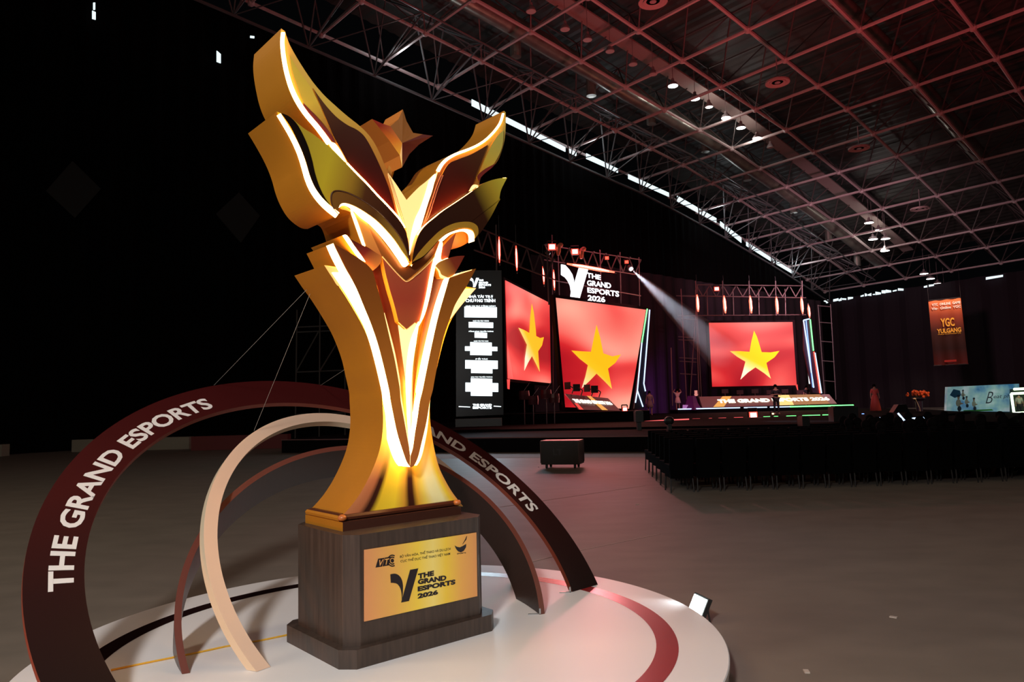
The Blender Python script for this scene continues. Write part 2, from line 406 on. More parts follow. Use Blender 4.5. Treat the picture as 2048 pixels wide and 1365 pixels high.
# low blocks along the foot of the left curtain
blk = mat('pale_block', (0.30, 0.26, 0.20), 0.8); rblk = mat('maroon_block', (0.16, 0.03, 0.03), 0.8)
for (x0, x1, yb, h, mm, lab) in [(-14, 3, 914, .5, blk, 'low pale block at the left edge by the black curtain'),
                                 (143, 378, 905, .55, blk, 'low pale block by the black curtain seen inside the big arch'),
                                 (382, 575, 902, .6, rblk, 'low maroon block standing beyond the big arch')]:
    a = on_z(x0, yb); b = on_z(x1, yb-(x1-x0)*.027); d = (b-a).normalized(); nrm = Vector((-d.y, d.x, 0))
    m = MB(); m.prism([a, b, b+nrm*.5, a+nrm*.5], (0, 0, h)); tag(m.build('floor_block', mm, origin=a), lab, 'block')

dia = mat('faint_grey_panel', (.03, .03, .028), .9)
for (pts, lab) in (([(92, 382), (145, 322), (202, 378), (150, 436)], 'faint grey diamond shape on the left black curtain, the leftmost'), ([(432, 428), (478, 385), (520, 432), (482, 486)], 'faint grey diamond shape on the black curtain just left of the trophy')):
    P = [on_plane(x, y, UV(U_WALL+.5, 0), nl) for x, y in pts]; m = MB(); m.prism(P, nl*-.1); tag(m.build('wall_diamond', dia, origin=P[3]), lab, 'wall decoration')
# white joint lines taped on the floor
tape = mat('floor_tape', (0.36, 0.25, 0.21), 0.7)
for (p, q, lab) in [((1158, 1102), (1320, 1069), 'thin pale line across the floor running up from the tall right arch foot'),
                    ((1000, 1015), (1290, 972), 'thin pale line across the floor level with the road case'),
                    ((1064, 1124), (1150, 1103), 'short thin pale line on the floor between the two right arch feet')]:
    a = on_z(*p); b = on_z(*q); d = (b-a).normalized(); nrm = Vector((-d.y, d.x, 0))*.012
    m = MB(); m.prism([a-nrm, b-nrm, b+nrm, a+nrm], (0, 0, .003)); tag(m.build('floor_line', tape, origin=a), lab, 'floor line')
# litter
paper = mat('paper_scrap', (0.5, 0.42, 0.36), 0.8)
for k, (px, py) in enumerate([(1077, 935), (1016, 1108), (1275, 1010), (1613, 1345), (1787, 1236)]):
    c = on_z(px, py); m = MB(); m.box(c+Vector((0, 0, .004)), (.03, .05, .008), Matrix.Rotation(k, 3, 'Z'))
    tag(m.build('paper_scrap', paper, origin=c), 'tiny pale scrap of paper lying on the open floor', 'litter', 'paper scraps on the floor')

#@@PLATFORM@@
# ================================================================== PLATFORM, PLINTH, TROPHY
PC = Vector((-.5635*1.5, 3.3598*1.5, 0)); TH = .7136; Z0 = .15
AX = Vector((math.cos(TH), math.sin(TH), 0)); AY = Vector((-math.sin(TH), math.cos(TH), 0)); AZ = Vector((0, 0, 1))
def L(x, y, z): return PC + AX*x + AY*y + AZ*z
DC = Vector((-.5765*1.5, 3.3259*1.5, 0)); DR = 1.4364*1.5
white_p = mat('white_platform', (0.80, 0.78, 0.77), 0.42)
t = empty('round_platform', DC, 'large low round white platform with an inlaid ring under the golden trophy', 'platform')
m = MB(); m.lathe(DC, [(DR-.01, 0), (DR-.01, Z0-.035)], 128); m.build('platform_side', mat('platform_side', (0.45, 0.44, 0.43), .6), t)
m = MB(); m.lathe(DC, [(DR, Z0-.035), (DR, Z0-.006), (DR-.006, Z0)], 160); m.build('platform_top', white_p, t)
def ring_arc(a0, a1, r0, r1, z, mm, lab):
    m = MB(); n = 90; vs = []
    for i in range(n+1):
        a = math.radians(a0+(a1-a0)*i/n); c = Vector((math.cos(a), math.sin(a), 0)); vs += [DC+c*r0+AZ*z, DC+c*r1+AZ*z]
    m.add(vs, [(2*i, 2*i+1, 2*i+3, 2*i+2) for i in range(n)]); o = m.build('ring_stripe', mm, t); o['label'] = lab
ring_arc(-84, 96, 1.153*1.5, 1.242*1.5, Z0+.0012, mat('red_stripe', (0.30, 0.022, 0.022), .25), 'red half of the ring stripe')
ring_arc(96, 276, 1.141*1.5, 1.229*1.5, Z0+.0012, mat('dark_stripe', (0.016, 0.006, 0.006), .25), 'near-black half of the ring stripe')

wood = mat('dark_wood', (0.066, 0.042, 0.031), 0.42, noise=0.45, nscale=6, nstretch=(6, 6, .5), bump=.02)
pt = empty('trophy_plinth', L(0, 0, Z0), 'dark wooden box plinth with chamfered corners and a golden name plate', 'plinth')
def octo(a, b, c): return [(-a+c, -b), (a-c, -b), (a, -b+c), (a, b-c), (a-c, b), (-a+c, b), (-a, b-c), (-a, -b+c)]
HB, HT, PA, PB, PCH, PE = .0719*1.5, .4986*1.5, .3489*1.5, .2513*1.5, .0509*1.5, .0359*1.5
HB = .0719*1.5; 
m = MB(); m.prism([L(x, y, Z0) for x, y in octo(PA+PE, PB+PE, PCH)], AZ*HB); m.build('plinth_base', wood, pt, bevel=.003)
m = MB(); m.prism([L(x, y, Z0+HB) for x, y in octo(PA, PB, PCH)], AZ*(HT-HB)); m.build('plinth_body', wood, pt, bevel=.003)
PF = -PB
FN = -AY
def on_front(px, py, y): return on_plane(px, py, L(0, y, 0), AY)
pc = [(727.9, 1243.8), (953.7, 1192.8), (951.8, 1065.6), (727.9, 1100.4)]
P = [on_front(x, y, PF) for x, y in pc]
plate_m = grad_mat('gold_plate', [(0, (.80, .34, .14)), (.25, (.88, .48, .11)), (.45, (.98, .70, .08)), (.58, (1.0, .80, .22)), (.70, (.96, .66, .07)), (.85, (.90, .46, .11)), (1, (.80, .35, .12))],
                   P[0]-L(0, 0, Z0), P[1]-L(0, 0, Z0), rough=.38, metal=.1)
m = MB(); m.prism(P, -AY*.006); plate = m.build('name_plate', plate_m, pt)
ink = mat('black_ink', (0.012, 0.006, 0.008), .5)
def plate_fn(q): # quad px: bl, br, tl, tr
    A = [on_front(x, y, PF-.0075) for x, y in q]; return bil(*A)
def Z4(x, y): return (540+x/3.792, 1000+y/3.792)
m = MB()
for s, q in (('THE', [(1122, 603), (1244, 576), (1122, 563), (1244, 537)]), ('GRAND', [(1121, 645), (1338, 612), (1121, 617-12), (1338, 572)]),
             ('ESPORTS', [(1120, 698), (1407, 642), (1120, 660), (1407, 604)]), ('2026', [(1120, 753), (1275, 719), (1120, 713), (1275, 684)])):
    text_on(m, s, plate_fn([Z4(*p) for p in q]), .06)
q = [(905, 800), (1120-12, 752), (905, 567), (1125, 520)]
v_logo(m, plate_fn([Z4(925, 795), Z4(1125, 755), Z4(912, 562), Z4(1125, 521)]))
for s, q in (('BỘ VĂN HÓA, THỂ THAO VÀ DU LỊCH', [(986, 447), (1370, 386), (986, 415), (1370, 354)]),
             ('CỤC THỂ DỤC THỂ THAO VIỆT NAM', [(990, 482), (1366, 425), (990, 451), (1366, 391)])):
    text_on(m, s, plate_fn([Z4(*p) for p in q]), .005)
m.build('engraved_lettering', ink, plate)
# broadcaster mark: slanted block with letters cut light, and rings
m = MB(); fn = plate_fn([Z4(800, 516), Z4(905, 498), Z4(820, 449), Z4(915, 433)])
m.add([fn(0, 0), fn(.47, 0), fn(.5, 1), fn(.0, 1)], [(0, 1, 2, 3)]); m.add([fn(.5, 0), fn(.97, 0), fn(1., 1), fn(.53, 1)], [(0, 1, 2, 3)])
def arc_px(cx, cy, r, a0, a1, wd, n=20):
    pts = []
    for i in range(n+1):
        a = math.radians(a0+(a1-a0)*i/n); pts.append((math.cos(a), math.sin(a)))
    vs = [on_front(*Z4(cx+r*c*.85, cy-r*s_), PF-.0075) for c, s_ in pts] + [on_front(*Z4(cx+(r-wd)*c*.85, cy-(r-wd)*s_), PF-.0075) for c, s_ in pts]
    m.add(vs, [(i, i+1, n+2+i, n+1+i) for i in range(n)])
arc_px(928, 463, 46, 60, 300, 9); arc_px(928, 463, 31, 50, 310, 9); arc_px(928, 463, 15, 0, 360, 15)
m.build('round_mark', ink, plate)
m = MB(); fn = plate_fn([Z4(812, 508), Z4(902, 492), Z4(828, 455), Z4(910, 440)])
A = [on_front(*Z4(*p), PF-.0095) for p in ((816, 506), (852, 500), (828, 458), (862, 452))]; text_on(m, 'V', bil(*A), .02)
A = [on_front(*Z4(*p), PF-.0095) for p in ((866, 496), (894, 492), (872, 450), (906, 445))]; text_on(m, 'T', bil(*A), .02)
m.build('cut_letters', plate_m, plate)
# bird mark, wing strokes
m = MB()
def inkpoly(pts): m.add([on_front(*Z4(*p), PF-.0075) for p in pts], [tuple(range(len(pts)))])
inkpoly([(1400, 347), (1418, 358), (1440, 362), (1465, 350), (1488, 336), (1487, 360), (1470, 388), (1448, 400), (1425, 392), (1410, 372)])
for k in range(4):
    inkpoly([(1458+k*8, 340-k*10), (1464+k*8, 336-k*10), (1486+k*3, 300-k*8), (1480+k*3, 303-k*8)])
text_on(m, 'SPORTS', bil(*[on_front(*Z4(*p), PF-.0075) for p in ((1418, 416), (1486, 408), (1418, 406), (1486, 398))]), .02)
m.build('bird_mark', ink, plate)

# ---------------------------------------------------------------- trophy
tr = empty('trophy_statue', L(0, 0, Z0+HT), 'giant golden trophy of glowing flame-like leaves standing on the wooden plinth', 'trophy')
TO = L(0, 0, Z0+HT)
def Z1(*p): return [Vector((460+x/3.4133, 30+y/3.4133)) for x, y in p]
def Z2(*p): return [Vector((460+x/3.4133, 380+y/3.4133)) for x, y in p]
def Z3(*p): return [Vector((560+x/4.096, 740+y/4.096)) for x, y in p if y > 175 or y < 0]
def to3(poly, y): return [on_front(p.x, p.y, y) for p in poly]
side_gold = mat('satin_gold_side', (0.45, 0.172, 0.009), .5, metal=.15, noise=.12, nscale=2)
trim_gold = mat('gold_edge', (.95, .62, .25), .35, metal=.5)
def tmat(name, stops, a, b, **k):
    pa = on_front(*a, -.2)-TO; pb = on_front(*b, -.2)-TO
    return grad_mat(name, stops, pa, pb, **k)
def panel(name, poly, y, yb, fm, label=None, sm=None):
    P = to3(poly, y); m = MB(); m.prism(P, AY*(yb-y), 0, 1)
    o = m.build(name, [fm, sm or side_gold], tr)
    if label: o['label'] = label
    return o
led = emi('led_diffuser', (1.0, .50, .16), 9.0)
led_hot = emi('led_diffuser_bright', (1.0, .52, .17), 16.0)
led_edge = emi('led_edge_glow', (1.0, .36, .09), 34.0); painted_amber = emi('painted_amber_glow', (1.0, .46, .10), 1.1)
led_soft = emi('led_diffuser_soft', (1.0, .56, .20), 2.2)
def led_poly(poly, y, d=.02, mm=None, lab='glowing warm white light strip'):
    m = MB(); m.prism(to3(poly, y), AY*d); o = m.build('light_strip', mm or led, tr); o['label'] = lab; return o

DK = (.045, .016, .008); BR = (.16, .055, .015); GD = (.62, .36, .04); YG = (.60, .47, .05); RD = (.22, .035, .015); OR = (.60, .20, .03)
# --- vase-shaped body: left and right edges of its front
bl_ = Z2((645, 515), (700, 600), (770, 700), (850, 830), (920, 960), (980, 1120), (1010, 1250), (1035, 1365)) + \
      Z3((822, 120), (838, 250), (845, 400), (838, 530), (815, 660), (770, 790), (705, 930), (640, 1040), (580, 1120), (522, 1185))
br_ = Z2((1680, 672), (1625, 735), (1560, 815), (1505, 900), (1465, 1010), (1430, 1140), (1400, 1270), (1370, 1365)) + \
      Z3((1240, 120), (1228, 250), (1228, 390), (1240, 500), (1262, 640), (1300, 790), (1350, 900), (1405, 995), (1460, 1070), (1500, 1120))
YBODY, YBACK = -.14, .30
Lc = smooth([(*p, 0) for p in bl_], 4); Rc = smooth([(*p, 0) for p in br_], 4)
m = MB(); n = len(Lc)
L3 = [on_front(p.x, p.y, YBODY) for p in Lc]; R3 = [on_front(p.x, p.y, YBODY) for p in Rc]
nc = 24; vs = []
for i in range(n):
    a_, b_ = L3[i], R3[i]
    for j in range(nc+1):
        s = j/nc; vs.append(a_.lerp(b_, s))
m.add(vs, [(i*(nc+1)+j, i*(nc+1)+j+1, (i+1)*(nc+1)+j+1, (i+1)*(nc+1)+j) for i in range(n-1) for j in range(nc)], 0)
D_ = AY*(YBACK-YBODY)
for E_ in (L3, R3):
    m.add(E_+[p+D_ for p in E_], [(i, i+1, n+i+1, n+i) for i in range(n-1)], 1)
m.add([L3[0], R3[0], R3[0]+D_, L3[0]+D_], [(0, 1, 2, 3)], 1); m.add([L3[-1], R3[-1], R3[-1]+D_, L3[-1]+D_], [(0, 1, 2, 3)], 1)
bk = [p+D_ for p in L3]+[p+D_ for p in R3[::-1]]; m.add(bk, [tuple(range(len(bk)))], 1)
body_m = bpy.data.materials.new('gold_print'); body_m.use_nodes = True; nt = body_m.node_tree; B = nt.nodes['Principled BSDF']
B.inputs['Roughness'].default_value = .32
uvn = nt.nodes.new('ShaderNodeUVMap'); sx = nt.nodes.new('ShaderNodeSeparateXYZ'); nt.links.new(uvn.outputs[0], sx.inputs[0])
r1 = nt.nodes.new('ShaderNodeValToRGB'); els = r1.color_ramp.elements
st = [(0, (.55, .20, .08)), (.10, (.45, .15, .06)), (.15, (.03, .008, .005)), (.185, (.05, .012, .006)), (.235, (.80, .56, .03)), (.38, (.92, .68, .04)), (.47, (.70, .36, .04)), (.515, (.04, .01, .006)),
      (.56, (.05, .012, .006)), (.61, (.82, .45, .04)), (.68, (.92, .72, .12)), (.76, (.92, .86, .42)), (.86, (.90, .84, .40)), (.93, (.92, .66, .04)), (1, (.70, .30, .07))]  # print colours, brightened in place of LED spill
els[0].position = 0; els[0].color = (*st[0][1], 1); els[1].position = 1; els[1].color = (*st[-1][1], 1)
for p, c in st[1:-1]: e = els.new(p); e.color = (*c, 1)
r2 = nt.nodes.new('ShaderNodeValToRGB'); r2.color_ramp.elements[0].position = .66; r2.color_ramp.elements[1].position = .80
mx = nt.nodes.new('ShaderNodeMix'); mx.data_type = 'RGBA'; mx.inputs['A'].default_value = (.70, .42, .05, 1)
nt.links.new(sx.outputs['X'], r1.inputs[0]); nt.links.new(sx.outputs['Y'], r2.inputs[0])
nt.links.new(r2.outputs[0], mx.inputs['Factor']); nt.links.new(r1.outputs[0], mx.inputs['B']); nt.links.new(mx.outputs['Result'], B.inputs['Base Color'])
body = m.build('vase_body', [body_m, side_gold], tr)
uvl = body.data.uv_layers.new(name='UVMap')
nvf = n*(nc+1)
for poly in body.data.polygons:
    for li in poly.loop_indices:
        vi = body.data.loops[li].vertex_index
        if vi < nvf: uvl.data[li].uv = ((vi % (nc+1))/nc, (vi//(nc+1))/(n-1))
# foot slab and rolled lip
foot_m = mat('dark_foot', (.05, .016, .010), .35)
m = MB()
zt = Z0+HT
f0 = [L(-.458, -.19, zt), L(.445, -.19, zt), L(.445, .33, zt), L(-.458, .33, zt)]
m.prism(f0, AZ*.055, 0, 1); o = m.build('foot_slab', [side_gold, foot_m], tr)
for p_ in o.data.polygons:
    if p_.normal.dot(-AX) > .7: p_.material_index = 0
m = MB(); k = 12
for (xa, xb) in ((-.455, .44),):
    ring = []
    for (cx, cy) in ((xa, -.14), (xb, -.14), (xb, .29), (xa, .29)):
        ring.append((cx, cy))
    prof = [(.003, .055), (.012, .063), (.014, .078), (.006, .092), (-.012, .100)]
    vs = []
    for off, z in prof:
        s = off
        for (cx, cy) in ring:
            vs.append(L(cx+(s if cx > 0 else -s)*1.0, cy+(s if cy > 0 else -s)*1.4, zt+z))
    m.add(vs, [(a_*4+i, a_*4+(i+1) % 4, (a_+1)*4+(i+1) % 4, (a_+1)*4+i) for a_ in range(len(prof)-1) for i in range(4)])
    m.add(vs[-4:], [(0, 1, 2, 3)])
for sx in (-1, 1):
    mk = MB(); mk.ball(L(sx*.44-.006, -.160, zt+.078), .022, 10, (1.3, 1.2, .95)); mk.build('foot_corner', mat('amber_corner', (.42, .12, .025), .35), tr, smooth=True)
o = m.build('foot_lip', [mat('dark_lip', (.07, .018, .008), .28), side_gold], tr, smooth=False)
for p_ in o.data.polygons:
    if p_.normal.dot(-AX) > .5: p_.material_index = 1

# --- brown V band in front of the body
Lo = Z2((705, 365), (740, 445), (790, 540), (830, 610), (870, 690), (915, 800), (960, 910), (1005, 1040), (1045, 1190), (1085, 1365)) + \
     Z3((880, 120), (905, 250), (930, 380), (960, 520), (1000, 650), (1035, 750), (1065, 795))
Li = Z2((975, 552), (1010, 680), (1040, 790), (1065, 900), (1095, 1030), (1125, 1160), (1150, 1300), (1160, 1365)) + \
     Z3((965, 120), (990, 260), (1015, 400), (1040, 540), (1058, 640), (1067, 705))
Ro = Z2((1680, 538), (1655, 585), (1620, 650), (1575, 720), (1535, 790), (1500, 885), (1460, 1000), (1430, 1130), (1400, 1280), (1385, 1365)) + \
     Z3((1255, 120), (1230, 250), (1200, 430), (1160, 600), (1130, 720), (1095, 790), (1065, 797))
Ri = Z2((1495, 605), (1465, 710), (1425, 850), (1390, 1000), (1350, 1190), (1315, 1365)) + \
     Z3((1165, 120), (1145, 260), (1125, 400), (1105, 520), (1088, 640), (1068, 705))
def V3(l): return [Vector((p.x, p.y, 0)) for p in l]
band_m = tmat('brown_band', [(0, (.14, .032, .005)), (.3, (.24, .07, .008)), (.7, (.50, .16, .02)), (1, (.46, .13, .03))], (680, 500), (820, 930), rough=.4)
panel('v_band', chains(V3(Lo), V3(Li[::-1]), V3(Z2((975, 552), (930, 505), (860, 455), (780, 408), (705, 365)))), -.24, -.145, band_m, 'brown left half of the V-shaped band', sm=led_hot)
panel('band_tip', chains(V3(Z2((705, 365), (745, 445), (790, 540), (835, 625))), V3(Z2((835, 625), (975, 552))), V3(Z2((975, 552), (930, 505), (860, 455), (780, 408), (705, 365)))), -.144, .24, side_gold, 'deep satin gold block behind the left band tip')
panel('v_band', chains(V3(Ro), V3(Ri[::-1]), V3(Z2((1495, 605), (1520, 588), (1580, 566), (1650, 545), (1680, 538)))), -.24, -.15, band_m, 'brown right half of the V-shaped band', sm=led_hot)
# lit body front beside the band, painted as glowing strips
Lo_s = smooth(V3(Lo), 4)
bl_s = [Vector((p.x, p.y, 0)) for p in Lc]
def edge_at(chain, y):
    for a_, b_ in zip(chain, chain[1:]):
        if (a_.y-y)*(b_.y-y) <= 0 and abs(a_.y-b_.y) > 1e-6:
            t = (y-a_.y)/(b_.y-a_.y); return a_.x+(b_.x-a_.x)*t
    return None
def shine(outer, inner, y0, y1, f0, f1, y, mm, lab, n=40):
    """filled strip hugging the inner chain; f = share of the gap it takes"""
    A = []; Bq = []
    for i in range(n+1):
        yy = y0+(y1-y0)*i/n; xo = edge_at(outer, yy); xi = edge_at(inner, yy)
        if xo is None or xi is None: continue
        f = f0+(f1-f0)*i/n; A.append(Vector((xi+(xo-xi)*f, yy, 0))); Bq.append(Vector((xi, yy, 0)))
    led_poly(A+Bq[::-1], y, .015, mm, lab)
shine(bl_s, Lo_s, 545, 880, .80, .62, -.165, led_hot, 'wide painted white-hot channel left of the brown band')
shine(bl_s, Lo_s, 880, 968, .62, .05, -.165, led, 'lower end of the left painted channel')
led_poly(chains(V3(Z2((645, 515), (700, 600), (745, 660), (820, 640))), V3(Z2((820, 640), (792, 552))), V3(Z2((792, 552), (720, 535), (645, 515)))), -.145, .004, painted_amber)  # lit corner of the body front, painted as an amber glow
Ro_s = smooth(V3(Ro), 4); br_s = [Vector((p.x, p.y, 0)) for p in Rc]
shine(br_s, Ro_s, 800, 935, .6, .10, -.165, led, 'painted channel right of the brown band')
led_poly(chains(V3(Z2((1680, 672), (1590, 675))), V3(Z2((1590, 675), (1545, 770), (1508, 880))), V3(Z2((1508, 880), (1570, 800), (1625, 735), (1680, 672)))), -.16, .02, led_soft, 'pale glowing fin at the right edge')
# left tips strip
led_poly(chains(V3(Z2((682, 380), (705, 368))), V3(Z2((705, 368), (745, 450), (790, 540), (830, 610))), V3(Z2((830, 610), (800, 600), (770, 540), (730, 460), (682, 380)))), -.245, .02)
# inside of the V
q_m = tmat('dark_red_painted_glow', [(0, (.07, .008, .004)), (.35, (.06, .007, .004)), (.7, (.30, .08, .015)), (1, (.60, .32, .04))], (760, 520), (815, 800), rough=.35)  # dark red panel; LED light painted in as orange towards the bottom
panel('inner_panel', chains(V3(Z2((1045, 460), (1080, 640), (1120, 800), (1150, 900), (1165, 1050), (1190, 1200), (1205, 1365)) + Z3((1040, 200), (1050, 400), (1062, 700))),
                            V3(Z3((1062, 700), (1035, 540), (1010, 400), (985, 260), (960, 120)) + Z2((1150, 1300), (1120, 1150), (1090, 1030), (1060, 900), (1035, 780), (1005, 660), (970, 552))),
                            V3(Z2((970, 552), (1010, 520), (1045, 460)))), -.175, -.15, q_m, 'dark red inner panel left of the centre')
panel('inner_panel', chains(V3(Z2((1400, 520), (1440, 600), (1495, 600))), V3(Z2((1495, 600), (1465, 710), (1425, 850), (1390, 1000), (1350, 1190), (1315, 1365)) + Z3((1145, 260), (1105, 520), (1070, 705))),
                            V3(Z3((1070, 705), (1085, 400), (1100, 200)) + Z2((1280, 1200), (1310, 1000), (1350, 800), (1380, 650), (1400, 520)))), -.175, -.15, q_m, 'dark red inner panel right of the centre')
# glowing wedge at the centre and its two side strips
led_poly(chains(V3(Z2((1150, 905), (1205, 955))), V3(Z2((1205, 955), (1262, 905))), V3(Z2((1262, 905), (1290, 930))), V3(Z2((1290, 930), (1262, 1100), (1245, 1300)) + Z3((1090, 150), (1085, 400), (1072, 690))),
                V3(Z3((1066, 690), (1050, 300)) + Z2((1200, 1280), (1175, 1090), (1150, 905)))), -.185, .012, led_soft, 'pale glowing wedge below the red shield')
led_poly(chains(V3(Z2((1290, 900), (1270, 1050), (1245, 1200), (1235, 1365)) + Z3((1068, 200), (1066, 450), (1070, 690))),
                V3(Z3((1070, 690), (1052, 450), (1040, 200)) + Z2((1205, 1300), (1215, 1150), (1240, 1020), (1290, 900)))), -.195, .012, led_hot, 'narrow white-hot core strip')
led_poly(chains(V3(Z2((1440, 350), (1400, 460), (1375, 560), (1345, 720), (1315, 850), (1290, 930))), V3(Z2((1290, 930), (1330, 850), (1365, 720), (1395, 560), (1412, 510), (1480, 480), (1485, 465), (1440, 475), (1452, 370), (1440, 350)))), -.232, .012, led_hot, 'white-hot strip along the right of the red shield')
led_poly(chains(V3(Z2((1480, 590), (1450, 700), (1415, 820), (1375, 1000), (1340, 1180), (1305, 1365)) + Z3((1150, 220), (1110, 480), (1072, 690))),
                V3(Z3((1072, 690), (1090, 480), (1125, 220)) + Z2((1275, 1365), (1310, 1180), (1350, 1000), (1395, 820), (1432, 700), (1460, 620)))), -.205, .012, led_hot, 'white-hot strip inside the right band')
led_poly(chains(V3(Z2((1050, 840), (1085, 980), (1120, 1120), (1150, 1300)) + Z3((985, 200), (1030, 460), (1060, 660))),
                V3(Z3((1063, 660), (1034, 450), (992, 200)) + Z2((1160, 1300), (1128, 1120), (1093, 980), (1055, 840)))), -.205, .01, led_soft, 'thin amber strip inside the left band')
# red shield
shield_m = tmat('red_shield_print', [(0, (.36, .07, .03)), (.5, (.34, .05, .025)), (1, (.42, .09, .03))], (800, 540), (812, 660), rough=.32)
panel('shield', chains(V3(Z2((1040, 455), (1095, 520), (1150, 580), (1190, 618), (1205, 625), (1225, 618), (1280, 575), (1340, 520), (1390, 465), (1440, 400), (1540, 290))),
                       V3(Z2((1540, 290), (1520, 360), (1490, 465))), V3(Z2((1490, 465), (1430, 490), (1405, 515))), V3(Z2((1405, 515), (1380, 620), (1345, 760), (1300, 890))), V3(Z2((1300, 890), (1250, 920), (1205, 950))),
                       V3(Z2((1205, 950), (1150, 900))), V3(Z2((1150, 900), (1120, 780), (1090, 680), (1060, 560), (1040, 455)))), -.22, -.15, shield_m, 'dark red shield at the centre')
m = MB(); m.path([on_front(p.x, p.y, -.223) for p in smooth(V3(Z2((1040, 455), (1095, 520), (1150, 580), (1190, 618), (1205, 625), (1225, 618), (1280, 575), (1340, 520), (1390, 465), (1440, 400))), 4)], .0045, 5)
m.path([on_front(p.x, p.y, -.223) for p in V3(Z2((1150, 905), (1205, 955), (1262, 908)))], .003, 5)
o = m.build('edge_trim', trim_gold, tr); o['label'] = 'pale gold trim line of the shield'
# recessed gold trough under the leaves
trough_m = tmat('bronze_print', [(0, (.26, .09, .02)), (.5, (.20, .065, .012)), (1, (.10, .03, .01))], (735, 450), (815, 560), rough=.3)
panel('trough', chains(V3(Z2((925, 200), (1000, 290), (1100, 420), (1180, 520), (1235, 520), (1300, 460), (1400, 370), (1480, 290), (1545, 285))), V3(Z2((1545, 285), (1450, 420), (1340, 540), (1260, 610), (1205, 640), (1120, 570), (1040, 470))), V3(Z2((1040, 470), (985, 345), (925, 200)))), -.17, -.12, trough_m, 'bronze trough between shield and leaves')
m = MB(); a_, b_ = [on_front(p.x, p.y, -.172) for p in Z2((1140, 550), (1200, 520))]
# upper left orange piece with deep side, and right one
amber = tmat('amber_print', [(0, (.80, .35, .06)), (1, (.55, .18, .04))], (705, 430), (765, 515), rough=.35)
panel('amber_panel', chains(V3(Z2((752, 130), (775, 100), (820, 135), (930, 215))), V3(Z2((930, 215), (985, 340), (1040, 460))), V3(Z2((1040, 460), (975, 415), (905, 370))), V3(Z2((905, 370), (870, 260), (830, 160), (752, 130)))), -.18, .26, amber, 'amber panel under the left leaves')
led_poly(chains(V3(Z2((822, 135), (905, 370), (925, 380))), V3(Z2((925, 380), (870, 215), (835, 140), (822, 135)))), -.184, .01, led)
panel('amber_panel', chains(V3(Z2((1545, 288), (1590, 276), (1625, 290), (1640, 350))), V3(Z2((1640, 350), (1580, 385), (1508, 408))), V3(Z2((1508, 408), (1525, 350), (1545, 288)))), -.12, .2, amber, 'amber panel under the right leaves')
# collar petals
petal_m = tmat('maroon_print', [(0, (.05, .008, .005)), (.5, (.16, .018, .012)), (1, (.60, .20, .04))], (700, 480), (750, 540), rough=.32)
panel('collar_petal', chains(V3(Z2((775, 308), (850, 350), (950, 402), (1040, 455))), V3(Z2((1040, 455), (1030, 495), (1005, 528), (975, 552))), V3(Z2((975, 552), (940, 520), (915, 490))), V3(Z2((915, 490), (850, 410), (775, 308)))), -.21, .25, petal_m, 'maroon petal on the left collar')
led_poly(chains(V3(Z2((772, 310), (800, 312), (850, 385), (905, 460), (925, 492))), V3(Z2((925, 492), (880, 462), (830, 395), (772, 310)))), -.214, .01, led_hot)
panel('collar_petal', chains(V3(Z2((1602, 450), (1555, 452), (1495, 465), (1430, 492), (1402, 520))), V3(Z2((1402, 520), (1420, 560), (1440, 600))), V3(Z2((1440, 600), (1495, 600), (1530, 580))), V3(Z2((1530, 580), (1565, 520), (1602, 450)))), -.235, .1, tmat('right_petal_print', [(0, (.16, .02, .012)), (.5, (.20, .03, .012)), (1, (.60, .25, .04))], (925, 515), (880, 550), rough=.32), 'maroon petal on the right collar')
led_poly(chains(V3(Z2((1402, 520), (1425, 560), (1440, 600), (1490, 600))), V3(Z2((1490, 600), (1445, 580), (1430, 550), (1402, 520)))), -.24, .006, led_soft)
led_poly(V3(Z2((1650, 545), (1580, 562), (1515, 590), (1500, 600), (1580, 572), (1652, 549))), -.245, .006, led_soft, 'thin bright edge of the right band tip')

# --- leaves
A_left = Z1((350, 92), (343, 180), (350, 270), (365, 360), (385, 450), (412, 530), (450, 605), (505, 680), (560, 745), (620, 815), (665, 880), (710, 940))
A_right = Z1((376, 112), (400, 185), (430, 245), (480, 330), (560, 450), (640, 545), (720, 620), (800, 690), (870, 745), (930, 800), (980, 865), (1020, 940), (1058, 1030), (1085, 1090), (1105, 1180), (1130, 1280), (1150, 1365)) + Z2((1180, 260), (1210, 380), (1222, 450))
A_low = Z2((1222, 450), (1150, 240)) + Z1((1040, 1310), (900, 1150), (800, 1040), (710, 940))
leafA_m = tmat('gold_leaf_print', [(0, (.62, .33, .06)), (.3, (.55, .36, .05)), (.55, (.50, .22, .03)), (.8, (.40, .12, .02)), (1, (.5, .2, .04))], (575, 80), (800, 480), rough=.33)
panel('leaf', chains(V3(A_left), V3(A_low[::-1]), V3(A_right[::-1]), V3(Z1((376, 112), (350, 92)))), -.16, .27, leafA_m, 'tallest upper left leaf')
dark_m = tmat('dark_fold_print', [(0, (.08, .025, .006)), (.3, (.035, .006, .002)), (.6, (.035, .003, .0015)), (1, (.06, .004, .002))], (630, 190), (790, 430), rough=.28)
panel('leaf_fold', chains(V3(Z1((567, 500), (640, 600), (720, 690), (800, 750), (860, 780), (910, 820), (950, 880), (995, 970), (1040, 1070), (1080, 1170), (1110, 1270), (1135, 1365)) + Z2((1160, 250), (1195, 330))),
                          V3(Z2((1195, 330)) + Z1((1100, 1350), (1000, 1240), (900, 1125), (820, 1030), (760, 925), (705, 825))), V3(Z1((705, 825), (640, 670), (567, 500)))), -.172, -.161, dark_m, 'dark folded half of the tallest leaf')
